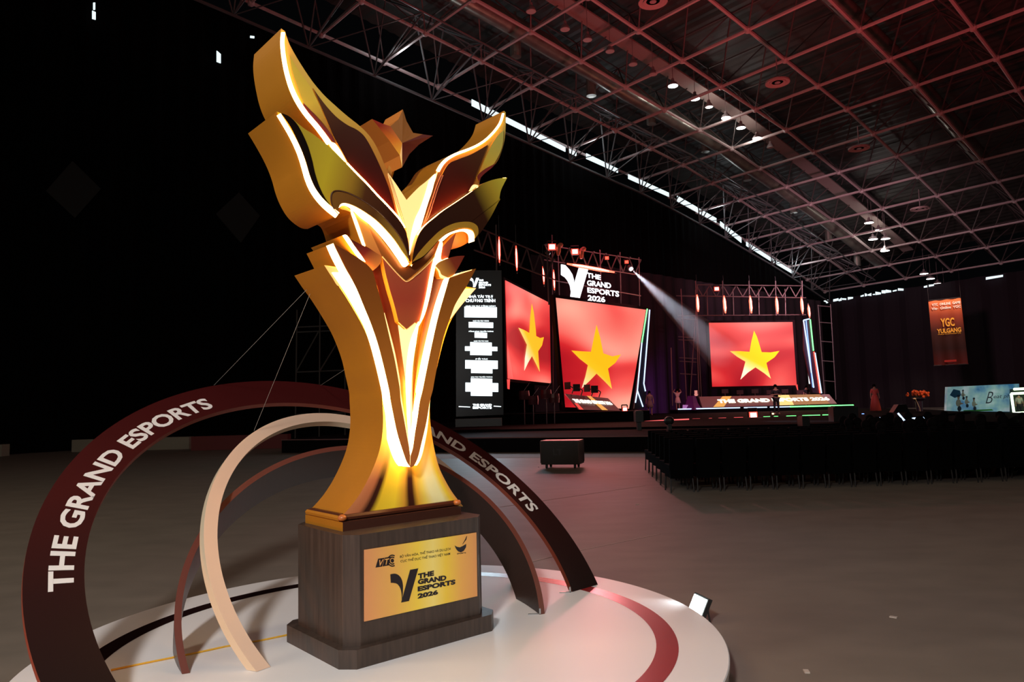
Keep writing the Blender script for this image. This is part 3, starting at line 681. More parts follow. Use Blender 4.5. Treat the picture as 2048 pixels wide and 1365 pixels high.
panel('leaf_fold', chains(V3(Z1((405, 270), (470, 380), (560, 510), (640, 680), (700, 825))), V3(Z1((700, 825), (620, 720), (540, 640), (500, 600))), V3(Z1((500, 600), (455, 480), (420, 370), (405, 270)))), -.168, -.161,
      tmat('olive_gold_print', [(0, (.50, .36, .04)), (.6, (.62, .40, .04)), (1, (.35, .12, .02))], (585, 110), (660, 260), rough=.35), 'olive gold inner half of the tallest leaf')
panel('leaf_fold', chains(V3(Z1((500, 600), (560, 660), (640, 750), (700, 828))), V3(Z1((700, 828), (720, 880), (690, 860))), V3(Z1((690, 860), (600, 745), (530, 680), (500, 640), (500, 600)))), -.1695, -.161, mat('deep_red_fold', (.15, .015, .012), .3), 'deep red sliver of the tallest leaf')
def edge_strip(ch, w0, w1, y, mm, lab=None):
    c = smooth(V3(ch), 4); out = []; inn = []
    for i, p in enumerate(c):
        a_ = c[max(0, i-1)]; b_ = c[min(len(c)-1, i+1)]; d = (b_-a_).normalized(); nrm = Vector((-d.y, d.x, 0))
        t = i/(len(c)-1); ww = (w0+(w1-w0)*t)/2; out.append(p+nrm*ww); inn.append(p-nrm*ww)
    led_poly(out+inn[::-1], y, .012, mm, lab or 'glowing warm white light strip')
edge_strip(Z1((365, 118), (360, 190), (370, 290), (388, 385), (412, 470), (442, 545), (480, 615), (530, 685), (590, 755), (640, 820), (680, 878)), 6.5, 9, -.176, led_hot)
led_poly(chains(V3(Z1((690, 868), (720, 880), (760, 935), (800, 1010))), V3(Z1((800, 1010), (740, 965), (690, 900), (680, 878), (690, 868)))), -.171, .006, led, 'hot corner where two leaves meet')
# leaf B
B_left = Z1((318, 660), (345, 705), (385, 775), (425, 850), (462, 930), (492, 1015), (515, 1100), (545, 1180), (590, 1262), (640, 1318)) + Z2((700, 165), (745, 172))
B_top = Z1((345, 668), (400, 690), (450, 730), (510, 778), (565, 812), (625, 858), (685, 905), (745, 965), (800, 1022), (870, 1095), (930, 1155), (1000, 1232), (1050, 1283), (1110, 1347)) + Z2((1155, 205), (1192, 265), (1215, 350), (1224, 430), (1226, 490))
B_bot = Z2((1226, 490), (1185, 425), (1135, 350), (1070, 275), (1000, 205), (920, 148), (850, 108), (790, 88), (755, 95), (740, 120), (745, 172))
leafB_m = tmat('wide_leaf_print', [(0, (.34, .24, .015)), (.25, (.42, .31, .015)), (.5, (.28, .15, .012)), (.66, (.07, .02, .005)), (1, (.035, .008, .003))], (600, 330), (790, 420), rough=.32)
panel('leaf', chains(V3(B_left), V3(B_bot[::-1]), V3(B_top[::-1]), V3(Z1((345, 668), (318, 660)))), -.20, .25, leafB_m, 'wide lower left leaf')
panel('leaf_fold', chains(V3(Z1((345, 668), (400, 690), (450, 735), (490, 800), (530, 890), (560, 990), (580, 1080), (610, 1170), (650, 1250), (700, 1320))), V3(Z1((700, 1320), (640, 1280), (580, 1200), (545, 1110), (520, 1010), (490, 930), (455, 850), (410, 760), (345, 668)))), -.205, -.201, mat('painted_gap_shade', (.004, .002, .0015), .9), 'black panel painted as shade along the wide left leaf')  # thin black panel stands in for the shade of a gap
panel('leaf_fold', chains(V3(Z2((745, 172), (705, 125), (690, 80), (690, 35), (705, 12), (740, 5), (800, 18), (870, 50), (950, 100), (1030, 165), (1100, 240), (1160, 320), (1205, 410), (1224, 480))), V3(Z2((1224, 480), (1180, 425), (1130, 350), (1070, 278), (1000, 208), (920, 150), (850, 110), (790, 90), (757, 97), (742, 122), (745, 172)))), -.208, -.201,
      tmat('bronze_rim_print', [(0, (.16, .065, .01)), (.5, (.09, .03, .006)), (1, (.36, .19, .02))], (670, 400), (810, 480), rough=.3), 'bronze curled rim of the wide left leaf')
m = MB(); m.path([on_front(p.x, p.y, -.211) for p in smooth(V3(Z2((745, 172), (705, 125), (690, 80), (690, 35), (705, 12), (740, 5), (800, 18), (870, 50), (950, 100), (1030, 165), (1100, 240), (1160, 320), (1205, 410), (1224, 480))), 3)], .004, 5)
o = m.build('edge_trim', mat('dark_trim', (.06, .02, .01), .3), tr); o['label'] = 'dark outline of the curled rim'
edge_strip(Z1((800, 1012), (870, 1085), (930, 1145), (1000, 1222), (1050, 1273), (1110, 1337)) + Z2((1155, 195), (1195, 258)), 3, 2.5, -.197, led_edge, 'thin glowing line behind the top edge of the wide left leaf')
edge_strip(Z1((335, 678), (372, 738), (412, 805), (450, 878), (483, 955), (510, 1040), (532, 1115), (565, 1190), (610, 1255), (665, 1312)) + Z2((735, 172),), 7, 12, -.212, led_hot)
led_poly(chains(V3(Z2((748, 120), (765, 92), (800, 90), (860, 112), (930, 155), (1005, 215), (1075, 285), (1135, 362), (1185, 435), (1222, 505))), V3(Z2((1222, 505), (1190, 525), (1150, 470), (1090, 385), (1030, 310), (960, 235), (900, 190), (840, 135), (800, 108), (770, 105), (748, 120)))), -.195, .012, led_hot, 'wide white-hot strip under the left leaf')
# centre flame V
cen_m = emi('centre_flame_glow', (1.0, .58, .20), 1.5)  # lit cream panel, its LED light put in as emission
m = MB(); m.prism(to3(chains(V3(Z1((1080, 1080), (1130, 1150), (1170, 1210), (1208, 1268))), V3(Z1((1208, 1268), (1250, 1222), (1300, 1172), (1350, 1132), (1400, 1085))), V3(Z1((1400, 1085), (1385, 1190), (1350, 1290)) + Z2((1325, 175), (1290, 290), (1262, 400), (1240, 520))),
        V3(Z2((1240, 520), (1215, 400), (1180, 250)) + Z1((1150, 1365), (1125, 1260), (1100, 1160), (1080, 1080)))), -.165), AY*.02)
o = m.build('centre_flame', cen_m, tr); o['label'] = 'pale glowing V between the leaves'
led_poly(chains(V3(Z1((1360, 1130), (1335, 1220), (1300, 1320)) + Z2((1265, 200), (1235, 320), (1225, 440), (1240, 525))), V3(Z2((1240, 525), (1262, 430), (1290, 300), (1325, 180)) + Z1((1350, 1290), (1385, 1180), (1405, 1085), (1360, 1130)))), -.17, .004, led_hot, 'white-hot core of the centre V')
for ch in (Z1((1080, 1090), (1108, 1190), (1135, 1290), (1165, 1380)) + Z2((1200, 300), (1220, 420)), Z1((1092, 1110), (1125, 1210), (1155, 1310)) + Z2((1180, 200), (1205, 300), (1222, 420))):
    m = MB(); m.path([on_front(p.x, p.y, -.178) for p in smooth(V3(ch), 3)], .005, 5); o = m.build('edge_trim', trim_gold, tr); o['label'] = 'pale gold line beside the centre V'
# leaf D
D_left = Z1((1870, 655), (1850, 722), (1810, 782), (1750, 842), (1690, 882), (1620, 912), (1550, 937), (1490, 967), (1450, 1002), (1420, 1050), (1390, 1092), (1350, 1132), (1300, 1172), (1250, 1222), (1208, 1268))
D_right = Z1((1882, 665), (1882, 760), (1873, 860), (1850, 945), (1825, 1000), (1790, 1040), (1740, 1080), (1712, 1112), (1700, 1165))
leafD_m = tmat('right_leaf_print', [(0, (.45, .33, .06)), (.3, (.42, .22, .03)), (.6, (.22, .07, .015)), (1, (.14, .04, .01))], (1005, 240), (860, 440), rough=.33)
panel('leaf', chains(V3(D_left), V3(Z1((1208, 1268)) + Z2((1225, 300), (1245, 520))), V3(Z2((1245, 520), (1320, 300), (1450, 160)) + Z1((1700, 1165),)), V3(D_right[::-1]), V3(Z1((1882, 665), (1870, 655)))), -.155, .20, leafD_m, 'upper right leaf')
panel('leaf_fold', chains(V3(Z1((1762, 885), (1650, 950), (1560, 985), (1490, 1020), (1440, 1110), (1400, 1210), (1360, 1320)) + Z2((1330, 210),)), V3(Z2((1330, 210)) + Z1((1460, 1330), (1560, 1260), (1640, 1200), (1680, 1090))), V3(Z1((1680, 1090), (1725, 980), (1762, 885)))), -.168, -.156,
      tmat('dark_right_print', [(0, (.06, .02, .005)), (.4, (.045, .005, .002)), (1, (.07, .005, .002))], (975, 290), (850, 430), rough=.28), 'dark folded half of the upper right leaf')
panel('leaf_fold', chains(V3(Z1((1868, 785), (1862, 880), (1840, 950), (1800, 1020))), V3(Z1((1800, 1020), (1740, 1055), (1695, 1095))), V3(Z1((1695, 1095), (1740, 985), (1785, 890), (1830, 820), (1868, 785)))), -.168, -.156,
      tmat('olive_right_print', [(0, (.45, .40, .08)), (.7, (.50, .36, .04)), (1, (.55, .20, .03))], (1005, 260), (960, 345), rough=.35), 'olive gold half of the upper right leaf')
panel('leaf_fold', chains(V3(Z1((1812, 1015), (1790, 1042), (1740, 1082), (1712, 1112), (1702, 1140))), V3(Z1((1702, 1140), (1688, 1100), (1740, 1052), (1812, 1015)))), -.1685, -.1565, mat('deep_red_fold'), 'deep red notch of the upper right leaf')
edge_strip(Z1((1868, 672), (1848, 735), (1806, 795), (1748, 852), (1686, 892), (1618, 922), (1548, 948), (1490, 980), (1450, 1018), (1422, 1065)), 3, 6, -.172, led_hot)
led_poly(chains(V3(Z1((1422, 1055), (1395, 1100), (1350, 1140), (1300, 1180), (1255, 1228))), V3(Z1((1255, 1228), (1310, 1235), (1370, 1180), (1402, 1130), (1422, 1055)))), -.158, .003, led_soft)
for dx in (0, 14):
    ch = Z1((1440+dx, 1095), (1405+dx, 1185), (1370+dx, 1290), (1345+dx, 1365)) + Z2((1322+dx*.6, 230), (1295, 300))
    m = MB(); m.path([on_front(p.x, p.y, -.178) for p in smooth(V3(ch), 3)], .0045, 5); o = m.build('edge_trim', mat('copper_line', (.5, .14, .06), .3), tr); o['label'] = 'copper line beside the right leaf'
# leaf E
E_top = Z1((1893, 1112), (1840, 1116), (1780, 1130), (1725, 1153), (1680, 1185), (1620, 1228), (1540, 1282), (1460, 1335)) + Z2((1400, 188), (1335, 243), (1292, 300), (1266, 370), (1250, 440), (1240, 512))
E_right = Z1((1885, 1130), (1850, 1200), (1830, 1262), (1815, 1330)) + Z2((1842, 30), (1822, 95), (1790, 160), (1750, 232), (1710, 292), (1672, 330))
E_right = Z1((1893, 1112), (1872, 1150), (1848, 1205), (1838, 1270)) + Z2((1845, 60), (1822, 105), (1790, 168), (1750, 235), (1710, 292), (1668, 345))
E_bot = Z2((1668, 345), (1666, 302), (1648, 275), (1600, 264), (1540, 274), (1480, 300), (1430, 340), (1380, 400), (1320, 460), (1240, 512))
leafE_m = tmat('low_right_print', [(0, (.50, .42, .04)), (.20, (.36, .24, .02)), (.42, (.03, .008, .003)), (1, (.022, .006, .003))], (1010, 365), (860, 450), rough=.3)
panel('leaf', chains(V3(E_top), V3(E_bot[::-1]), V3(E_right[::-1])), -.215, .14, leafE_m, 'lower right leaf')
panel('leaf_fold', chains(V3(Z2((1672, 330), (1695, 300), (1690, 250), (1650, 222), (1590, 218), (1520, 232), (1440, 275), (1360, 350), (1290, 430), (1250, 490))), V3(Z2((1250, 490), (1320, 452), (1380, 392), (1430, 334), (1480, 295), (1540, 270), (1600, 260), (1648, 270), (1668, 300), (1672, 330)))), -.223, -.216, MATS['bronze_rim_print'], 'bronze curled rim of the lower right leaf')
led_poly(chains(V3(Z2((1668, 350), (1666, 305), (1648, 278), (1600, 267), (1540, 278), (1480, 304), (1430, 345))), V3(Z2((1430, 345), (1450, 350), (1500, 308), (1545, 290), (1590, 282), (1622, 294), (1634, 318), (1634, 362)))), -.226, .01, led_hot)
edge_strip(Z1((1885, 1114), (1835, 1122), (1775, 1138), (1720, 1162), (1675, 1195), (1615, 1238), (1535, 1292), (1455, 1345)) + Z2((1395, 198), (1330, 255), (1290, 310)), 2, 6, -.208, led_edge)
led_poly(chains(V3(Z1((1700, 1165), (1660, 1160), (1630, 1205))), V3(Z1((1630, 1205), (1680, 1190), (1700, 1165)))), -.17, .003, led_soft)
# --- star finial
def S3(p, y): q = Z1(p)[0]; return on_front(q.x, q.y, y)
star = [(970, 710), (1040, 742), (1095, 760), (1150, 712), (1180, 645), (1205, 725), (1250, 805), (1315, 815), (1385, 825), (1290, 885), (1225, 950), (1175, 1040), (1160, 960), (1090, 860)]
m = MB(); c = S3((1175, 875), -.04); P = [S3(p, -.02) for p in star]; P2 = [p+AY*.24 for p in P]; n = len(P)
m.add([c]+P, [(0, i+1, (i+1) % n+1) for i in range(n)])
# colour by facet: left amber, upper bronze, right deep red
m.mi = [1 if i in (4, 5, 6) or i in (2, 3) else (2 if 7 <= i <= 10 else 0) for i in range(n)]
m.add(P+P2, [(i, (i+1) % n, n+(i+1) % n, n+i) for i in range(n)], 3); m.add(P2, [tuple(range(n))], 3)
o = m.build('star_finial', [tmat('star_amber', [(0, (.25, .02, .01)), (.45, (.62, .16, .02)), (1, (.85, .50, .05))], (765, 245), (804, 325), rough=.35), mat('star_bronze', (.24, .085, .014), .5), mat('star_red', (.085, .006, .004), .4), mat('star_side', (.55, .17, .022), .5)], tr)
m = MB(); m.tube(on_front(790, 312, .14), on_front(768, 388, .14), .026, 8); m.build('finial_rod', side_gold, tr)

# ---------------------------------------------------------------- arches
def arch(name, ph, le, y0, xc, zc, ro, ri, thick, mats_, label, side=0, z_clip=Z0, a0=-35, a1=215, n=120):
    e = Vector((math.cos(ph), math.sin(ph), 0)); n0 = Vector((-math.sin(ph), math.cos(ph), 0))
    up = n0*math.sin(le)+AZ*math.cos(le); nb = n0*math.cos(le)-AZ*math.sin(le)
    C0 = Vector((PC.x, PC.y, Z0))+n0*y0
    def pt(a, r, d=0): return C0+e*(xc+r*math.cos(a))+up*(zc+r*math.sin(a))+nb*d
    bm = bmesh.new(); rows = []
    for i in range(n+1):
        a = math.radians(a0+(a1-a0)*i/n)
        rows.append([bm.verts.new(pt(a, r, d)) for r, d in ((ro, 0), (ri, 0), (ri, thick), (ro, thick))])
    for r0, r1 in zip(rows, rows[1:]):
        for k in range(4):
            f = bm.faces.new((r0[k], r0[(k+1) % 4], r1[(k+1) % 4], r1[k])); f.material_index = 0 if k == 0 else 1
    bm.faces.new(rows[0]); bm.faces.new(rows[-1][::-1])
    g = bmesh.ops.bisect_plane(bm, geom=bm.verts[:]+bm.edges[:]+bm.faces[:], plane_co=(0, 0, z_clip+.002), plane_no=(0, 0, -1), clear_outer=True)
    ed = [x for x in g['geom_cut'] if isinstance(x, bmesh.types.BMEdge)]
    bmesh.ops.edgenet_fill(bm, edges=ed)
    bmesh.ops.recalc_face_normals(bm, faces=bm.faces)
    base = C0+e*xc
    for v in bm.verts: v.co -= base
    me = bpy.data.meshes.new(name); bm.to_mesh(me); bm.free()
    for q in mats_: me.materials.append(q)
    o = bpy.data.objects.new(name, me); COL.objects.link(o); o.location = base; ORIG[o.name] = tuple(base)
    tag(o, label, 'arch')
    return o, pt, (C0, e, up, nb, xc, zc)
maroon = mat('maroon_lacquer', (.060, .013, .011), .22); rust = mat('rust_edge', (.15, .028, .014), .3)
umber = mat('umber_lacquer', (.024, .010, .008), .35); cream = mat('cream_paint', (.72, .50, .36), .45); cream_s = mat('cream_side', (.66, .54, .38), .5)
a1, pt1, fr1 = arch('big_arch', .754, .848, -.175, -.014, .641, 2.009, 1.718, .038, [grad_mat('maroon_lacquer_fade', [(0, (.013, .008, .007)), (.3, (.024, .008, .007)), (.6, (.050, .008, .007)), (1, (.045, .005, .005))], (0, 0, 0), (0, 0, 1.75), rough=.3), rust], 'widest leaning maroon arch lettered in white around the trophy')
a2, pt2, fr2 = arch('cream_arch', .92, .655, .144, .367, .474, 1.376, 1.288, .06, [cream, cream_s], 'slim cream painted arch left of the trophy plinth')
a3, pt3, fr3 = arch('brown_arch', .448, .662, -.115, -.097, .316, 1.222, 1.182, .37, [mat('brown_rim', (.12, .032, .021), .3), umber], 'deep dark brown hoop arch behind the trophy plinth')
def arch_ang(fr, px, py):
    C0, e, up, nb, xc, zc = fr; P = on_plane(px, py, C0, nb); d = P-C0
    x = d.dot(e)-xc; z = d.dot(up)-zc; return math.atan2(z, x), math.hypot(x, z)
white_t = mat('white_lettering', (.72, .68, .64), .5)
def arch_text(pxa, pxb, r0, r1, s, words_px=None):
    aa, _ = arch_ang(fr1, *pxa); ab, _ = arch_ang(fr1, *pxb)
    if aa < -2: aa += 2*math.pi
    m = MB()
    text_on(m, s, lambda a, b: pt1(aa+(ab-aa)*a, r0+(r1-r0)*b, -.002), .03)
    o = m.build('arch_lettering', white_t, a1)
    return o
_, rA = arch_ang(fr1, 93, 1168); _, rB = arch_ang(fr1, 150, 1160)
arch_text((121, 1183), (419, 806), 1.768, 1.895, 'THE GRAND ESPORTS')
_span = arch_ang(fr1, 419, 806)[0]-arch_ang(fr1, 121, 1183)[0]
_a2 = arch_ang(fr1, 1070, 1022)[0]
m = MB(); text_on(m, 'THE GRAND ESPORTS', lambda a, b: pt1(_a2-_span*.955*(1-a), 1.768+.127*b, -.002), .03); m.build('arch_lettering', white_t, a1)
print('ARCH RADII', rA, rB)
bolt = mat('steel_bracket', (.5, .5, .5), .3, metal=.9)
for (x, y, lab, par) in ((1140, 1185, 'small steel bracket at the foot of the big arch', a1), (1080, 1229, 'small steel bracket at the foot of the brown arch', a3)):
    c = on_z(x, y, Z0); m = MB(); m.box(c+Vector((-.0, -.01, .02)), (.012, .012, .045)); m.box(c+Vector((-.04, -.01, .004)), (.09, .012, .006)); o = m.build('bracket', bolt, par); o['label'] = lab
# guy wires
wire_m = mat('guy_wire', (.28, .27, .25), .5)
def back_edge(px, py): return on_front(px, py, .25)
Q1 = on_plane(428, 771, fr1[0]+fr1[3]*.03, fr1[3]); Q2 = on_plane(508, 862, fr2[0], fr2[3]); Q3 = on_plane(640, 772, fr1[0]+fr1[3]*.03, fr1[3])
for a_, b_, lab in ((back_edge(613, 580), Q1, 'thin guy wire from the trophy slanting furthest left to the big arch'),
                    (back_edge(620, 588), Q2, 'thin guy wire from the trophy down to the cream arch'),
                    (on_front(692, 738, .28), Q3, 'short thin guy wire just left of the trophy waist')):
    m = MB(); m.tube(a_, b_, .0016, 5); tag(m.build('guy_wire', wire_m, origin=b_), lab, 'wire')
# yellow cable across the platform
cab = MB(); pts = [(222, 1341), (256, 1334), (300, 1325), (345, 1316), (400, 1305), (450, 1294), (520, 1282), (578, 1270)]
cab.path([on_z(x, y, Z0+.006) for x, y in pts], .006, 6)
tag(cab.build('power_cable', mat('yellow_cable', (.62, .33, .02), .5), origin=on_z(400, 1305, Z0)), 'yellow flat cable lying across the left of the white platform', 'cable')
# floodlight on the floor
fc = on_z(1410, 1245); fdir = (Vector((-.85, 5.04, 1.2))-fc).normalized()
t = empty('floodlight', fc, 'small lit white floodlight on the floor behind the platform edge', 'floodlight')
blackm = mat('black_metal', (.02, .02, .02), .45)
hc = at(1400, 1212, fc.y+.02)
Rm = Matrix((fdir.cross(AZ).normalized(), fdir, fdir.cross(AZ).normalized().cross(fdir))).transposed()
m = MB(); m.box(hc, (.21, .035, .15), Rm); m.build('housing', blackm, t, bevel=.004)
m = MB(); m.box(hc+fdir*.02, (.18, .008, .12), Rm); m.build('lamp_face', emi('flood_face', (.82, 1.0, .97), 14.0), t)
m = MB(); sidev = fdir.cross(AZ).normalized()
for sgn in (-1, 1):
    b0 = hc+sidev*.115*sgn; m.tube(b0, Vector((b0.x+.02, b0.y+.03, .0)), .007, 5)
m.build('stand', blackm, t)
light('flood_beam', 'SPOT', hc+fdir*.05, hc+fdir*3, 35, (.85, .97, 1.0), size=.08, angle=110)
light('amber_beam', 'SPOT', (-3.3, 3.0, .25), (-2.4, 4.2, .6), 60, (1.0, .35, .10), size=.06, angle=90)

#@@STAGE@@
# ================================================================== ROAD CASE, CHAIRS, CROWD
c0 = on_z(1081, 938); c1 = on_z(1160, 938); dd = (c1-c0); dd.z = 0; wdt = dd.length; ex = dd.normalized(); ey = Vector((-ex.y, ex.x, 0))
RC = Matrix((ex, ey, AZ)).transposed(); cc = (c0+c1)/2+ey*.3
t = empty('road_case', Vector((cc.x, cc.y, 0)), 'black wheeled road case on the open floor in front of the stage', 'flight case')
case_m = mat('case_laminate', (.012, .012, .013), .4); alu = mat('case_aluminium', (.07, .05, .05), .4, metal=.6)
m = MB(); m.box(cc+AZ*.385, (wdt*.97, .6, .57), RC); m.build('case_body', case_m, t, bevel=.008)
m = MB(); m.box(cc+AZ*.685, (wdt*.98, .61, .025), RC); 
for sx in (-1, 1):
    for sy in (-1, 1): m.box(cc+ex*sx*wdt*.48+ey*sy*.295+AZ*.41, (.03, .03, .54), RC)
m.build('edge_rail', alu, t)
for sx in (-1, 1):
    for sy in (-1, 1):
        q = cc+ex*sx*wdt*.36+ey*sy*.22
        m = MB(); m.tube(q+AZ*.06-ex*.02, q+AZ*.06+ex*.02, .06, 12); m.box(q+AZ*.13, (.05, .07, .05), RC); m.build('caster', mat('caster_rubber', (.04, .04, .045), .6), t)
m = MB(); fb = lambda x0, x1, z0, z1: bil(*[cc+ex*a_-ey*.305+AZ*b_ for a_, b_ in ((x0, z0), (x1, z0), (x0, z1), (x1, z1))])
text_on(m, 'LT', fb(-.17, .07, .33, .50), .04); text_on(m, 'CASE', fb(-.05, .16, .53, .56), .03); m.build('stencil', mat('stencil_grey', (.035, .035, .038), .7), t)

# chairs: built facing +Y (towards the stage)
chair_m = mat('black_chair_fabric', (.0012, .0012, .0012), 1.0); leg_m = mat('chair_leg_steel', (.008, .006, .005), .6)
def make_chair():
    t = empty('banquet_chair', (0, 0, 0), 'x', 'chair')
    m = MB(); m.box((0, 0, .45), (.43, .43, .07)); m.box((0, .0, .34), (.41, .41, .16)); m.build('seat', chair_m, t)
    m = MB(); R = Matrix.Rotation(math.radians(8), 3, 'X'); m.box((0, -.24, .70), (.42, .05, .50), R); m.box((0, -.215, .42), (.41, .04, .34)); m.build('backrest', chair_m, t)
    for sx in (-1, 1):
        for sy in (-1, 1):
            m = MB(); m.tube((sx*.19, sy*.19, .4), (sx*.205, sy*.225, 0), .013, 6); m.build('leg', leg_m, t)
    return t
def seated():
    """seated figure as one skinned body, facing +Y"""
    J = {'pel': (0, -.05, .52, .15), 'wai': (0, -.06, .70, .13), 'che': (0, -.05, .92, .155), 'nec': (0, -.03, 1.09, .06), 'hea': (0, -.01, 1.19, .085), 'top': (0, -.01, 1.27, .07)}
    E_ = [('pel', 'wai'), ('wai', 'che'), ('che', 'nec'), ('nec', 'hea'), ('hea', 'top')]
    for s, k in ((-1, 'l'), (1, 'r')):
        J.update({k+'sh': (s*.17, -.05, 1.0, .065), k+'el': (s*.22, .05, .78, .045), k+'wr': (s*.14, .25, .66, .035), k+'ha': (s*.10, .30, .63, .03),
                  k+'hi': (s*.09, -.02, .52, .09), k+'kn': (s*.11, .38, .53, .065), k+'an': (s*.11, .40, .12, .045), k+'to': (s*.12, .52, .05, .035)})
        E_ += [('che', k+'sh'), (k+'sh', k+'el'), (k+'el', k+'wr'), (k+'wr', k+'ha'), ('pel', k+'hi'), (k+'hi', k+'kn'), (k+'kn', k+'an'), (k+'an', k+'to')]
    return J, E_
def skin_mesh(J, E_, name, root='pel', sub=1):
    ks = list(J); me = bpy.data.meshes.new(name); me.from_pydata([J[k][:3] for k in ks], [(ks.index(a), ks.index(b)) for a, b in E_], [])
    o = bpy.data.objects.new(name, me); COL.objects.link(o)
    sk = o.modifiers.new('s', 'SKIN'); sk.use_smooth_shade = True
    for i, k in enumerate(ks):
        r = J[k][3]; rr = r if isinstance(r, tuple) else (r, r); me.skin_vertices[0].data[i].radius = rr
    me.skin_vertices[0].data[ks.index(root)].use_root = True
    sb = o.modifiers.new('b', 'SUBSURF'); sb.levels = sub; sb.render_levels = sub
    dg = bpy.context.evaluated_depsgraph_get(); dg.update()
    out = bpy.data.meshes.new_from_object(o.evaluated_get(dg)); bpy.data.objects.remove(o)
    out.name = name; return out
def mesh_obj(name, me, mm, parent):
    o = bpy.data.objects.new(name, me); COL.objects.link(o); me.materials.clear(); me.materials.append(mm); o.parent = parent; ORIG[o.name] = ORIG.get(parent.name, (0, 0, 0)); return o
crowd_m = mat('dark_clothing', (.003, .003, .003), 1.0); hair_m = mat('black_hair', (.003, .0025, .0025), .9)
def make_sitter():
    t = empty('person', (0, 0, 0), 'x', 'person')
    J, E_ = seated(); mesh_obj('body', skin_mesh(J, E_, 'sitter_body'), crowd_m, t)
    m = MB(); m.ball((0, -.03, 1.235), .105, 8, (1, 1.1, 1.05)); m.ball((0, -.08, 1.13), .075, 6, (1.1, .8, 1.2)); m.build('hair', hair_m, t, smooth=True)
    return t
ch0 = make_chair(); si0 = make_sitter(); first_c = True; first_s = True
def row_pt(x, k):
    xx = x-2.95; y = 13.5+.006*xx*xx+.024*xx*max(0, 1)
    return Vector((x+k*.07, y+k*.8, 0))
ROWN = ['nearest', 'second', 'third', 'fourth', 'fifth', 'front']
for k in range(6):
    for i in range(17):
        p = row_pt(2.95+i*.475, k); d = row_pt(2.95+i*.475+.1, k)-p; rz = math.atan2(d.y, d.x)
        c = ch0 if first_c else copy_tree(ch0); first_c = False
        c.location = p; c.rotation_euler = (0, 0, rz)
        c['label'] = ('left end black chair of the '+ROWN[k]+' row in the dark audience block') if i == 0 else ('black fabric chair in the '+ROWN[k]+' row of the dark audience block')
        c['group'] = 'audience chairs in the '+ROWN[k]+' row' + (' end' if i == 0 else '')
        if i == 0: del c['group']
        r = random.random()
        if (i >= 8 and k in (0, 1, 2) and r < .75) or (i >= 9 and k > 2 and r < .7):
            q = si0 if first_s else copy_tree(si0); first_s = False
            q.scale = (.88, .88, .88); q.location = p+Vector((random.uniform(-.03, .03), .01, random.uniform(-.03, .03))); q.rotation_euler = (0, 0, rz+random.uniform(-.15, .15))
            q['label'] = 'seated person in dark clothes, from behind, in the '+ROWN[k]+' chair row'; q['group'] = 'audience seated in the '+ROWN[k]+' row'

# ================================================================== STAGE
deck_m = mat('stage_deck', (.005, .003, .0035), .92); skirt_m = mat('stage_skirt', (.005, .004, .0045), .95)
DP = [(-9, 28.7), (13, 20.7), (26, 38), (30, 60), (8, 60), (-6, 46)]
ZD = .5
m = MB(); m.prism([Vector((x, y, 0)) for x, y in DP], AZ*ZD, 1, 1)
stage = empty('stage', Vector((6, 40, 0)), 'long low black stage platform running across the hall behind the audience', 'stage')
m2 = MB(); m2.prism([Vector((x, y, 0)) for x, y in DP], AZ*ZD); m2.build('apron', skirt_m, stage)
m2 = MB(); m2.prism([Vector((x, y, ZD)) for x, y in ((-7, 33), (12, 28), (24, 39), (28.5, 58.5), (8.5, 58.5), (-5, 45.5))], AZ*.09); m2.build('deck', deck_m, stage)
ZD2 = ZD+.09
tag(MB().prism([on_z(868, 918), on_z(1298, 915), on_z(1298, 907), on_z(868, 908)], AZ*.004).build('floor_runner', mat('pale_runner', (.40, .34, .32), .8), origin=on_z(1000, 912)), 'narrow pale strip of carpet along the foot of the black stage', 'carpet')
rl = MB(); rl.tube(Vector((-9, 28.65, ZD)), Vector((13, 20.65, ZD)), .02, 6); rl.build('edge_rail', mat('deck_edge', (.25, .12, .12), .4), stage)

bd_m = curtain(UV(-38.0, 37), UV(-38.0, 83), 12.5, amp=.10, wave=1.6); tag(bd_m.build('stage_backdrop', mat('backdrop_drape', (.035, .025, .03), .95), origin=UV(-38, 37)), 'wide dark maroon-lit drape hanging behind the stage screens', 'drape')
light('violet_wash', 'SPOT', (10.5, 58.0, 1.2), (15.0, 67.0, 3.5), 1100, (.5, .12, .9), size=.5, angle=75, blend=.9)
light('backdrop_wash', 'SPOT', (8.0, 44.0, 12.0), (16.0, 64.0, 6.0), 2400, (1.0, .10, .14), size=.5, angle=95, blend=.9)
red_neon = emi('red_neon', (1.0, .055, .03), 4.0); hot_neon = emi('warm_neon', (1.0, .09, .05), 5.0)
blue_neon = emi('blue_neon', (.2, .38, 1.0), 1.8); green_neon = emi('green_neon', (.15, 1.0, .22), 3.0); white_neon = emi('white_neon', (.50, .66, 1.0), 1.9)
pipe_m = mat('truss_pipe', (.13, .09, .09), .5, metal=.3)
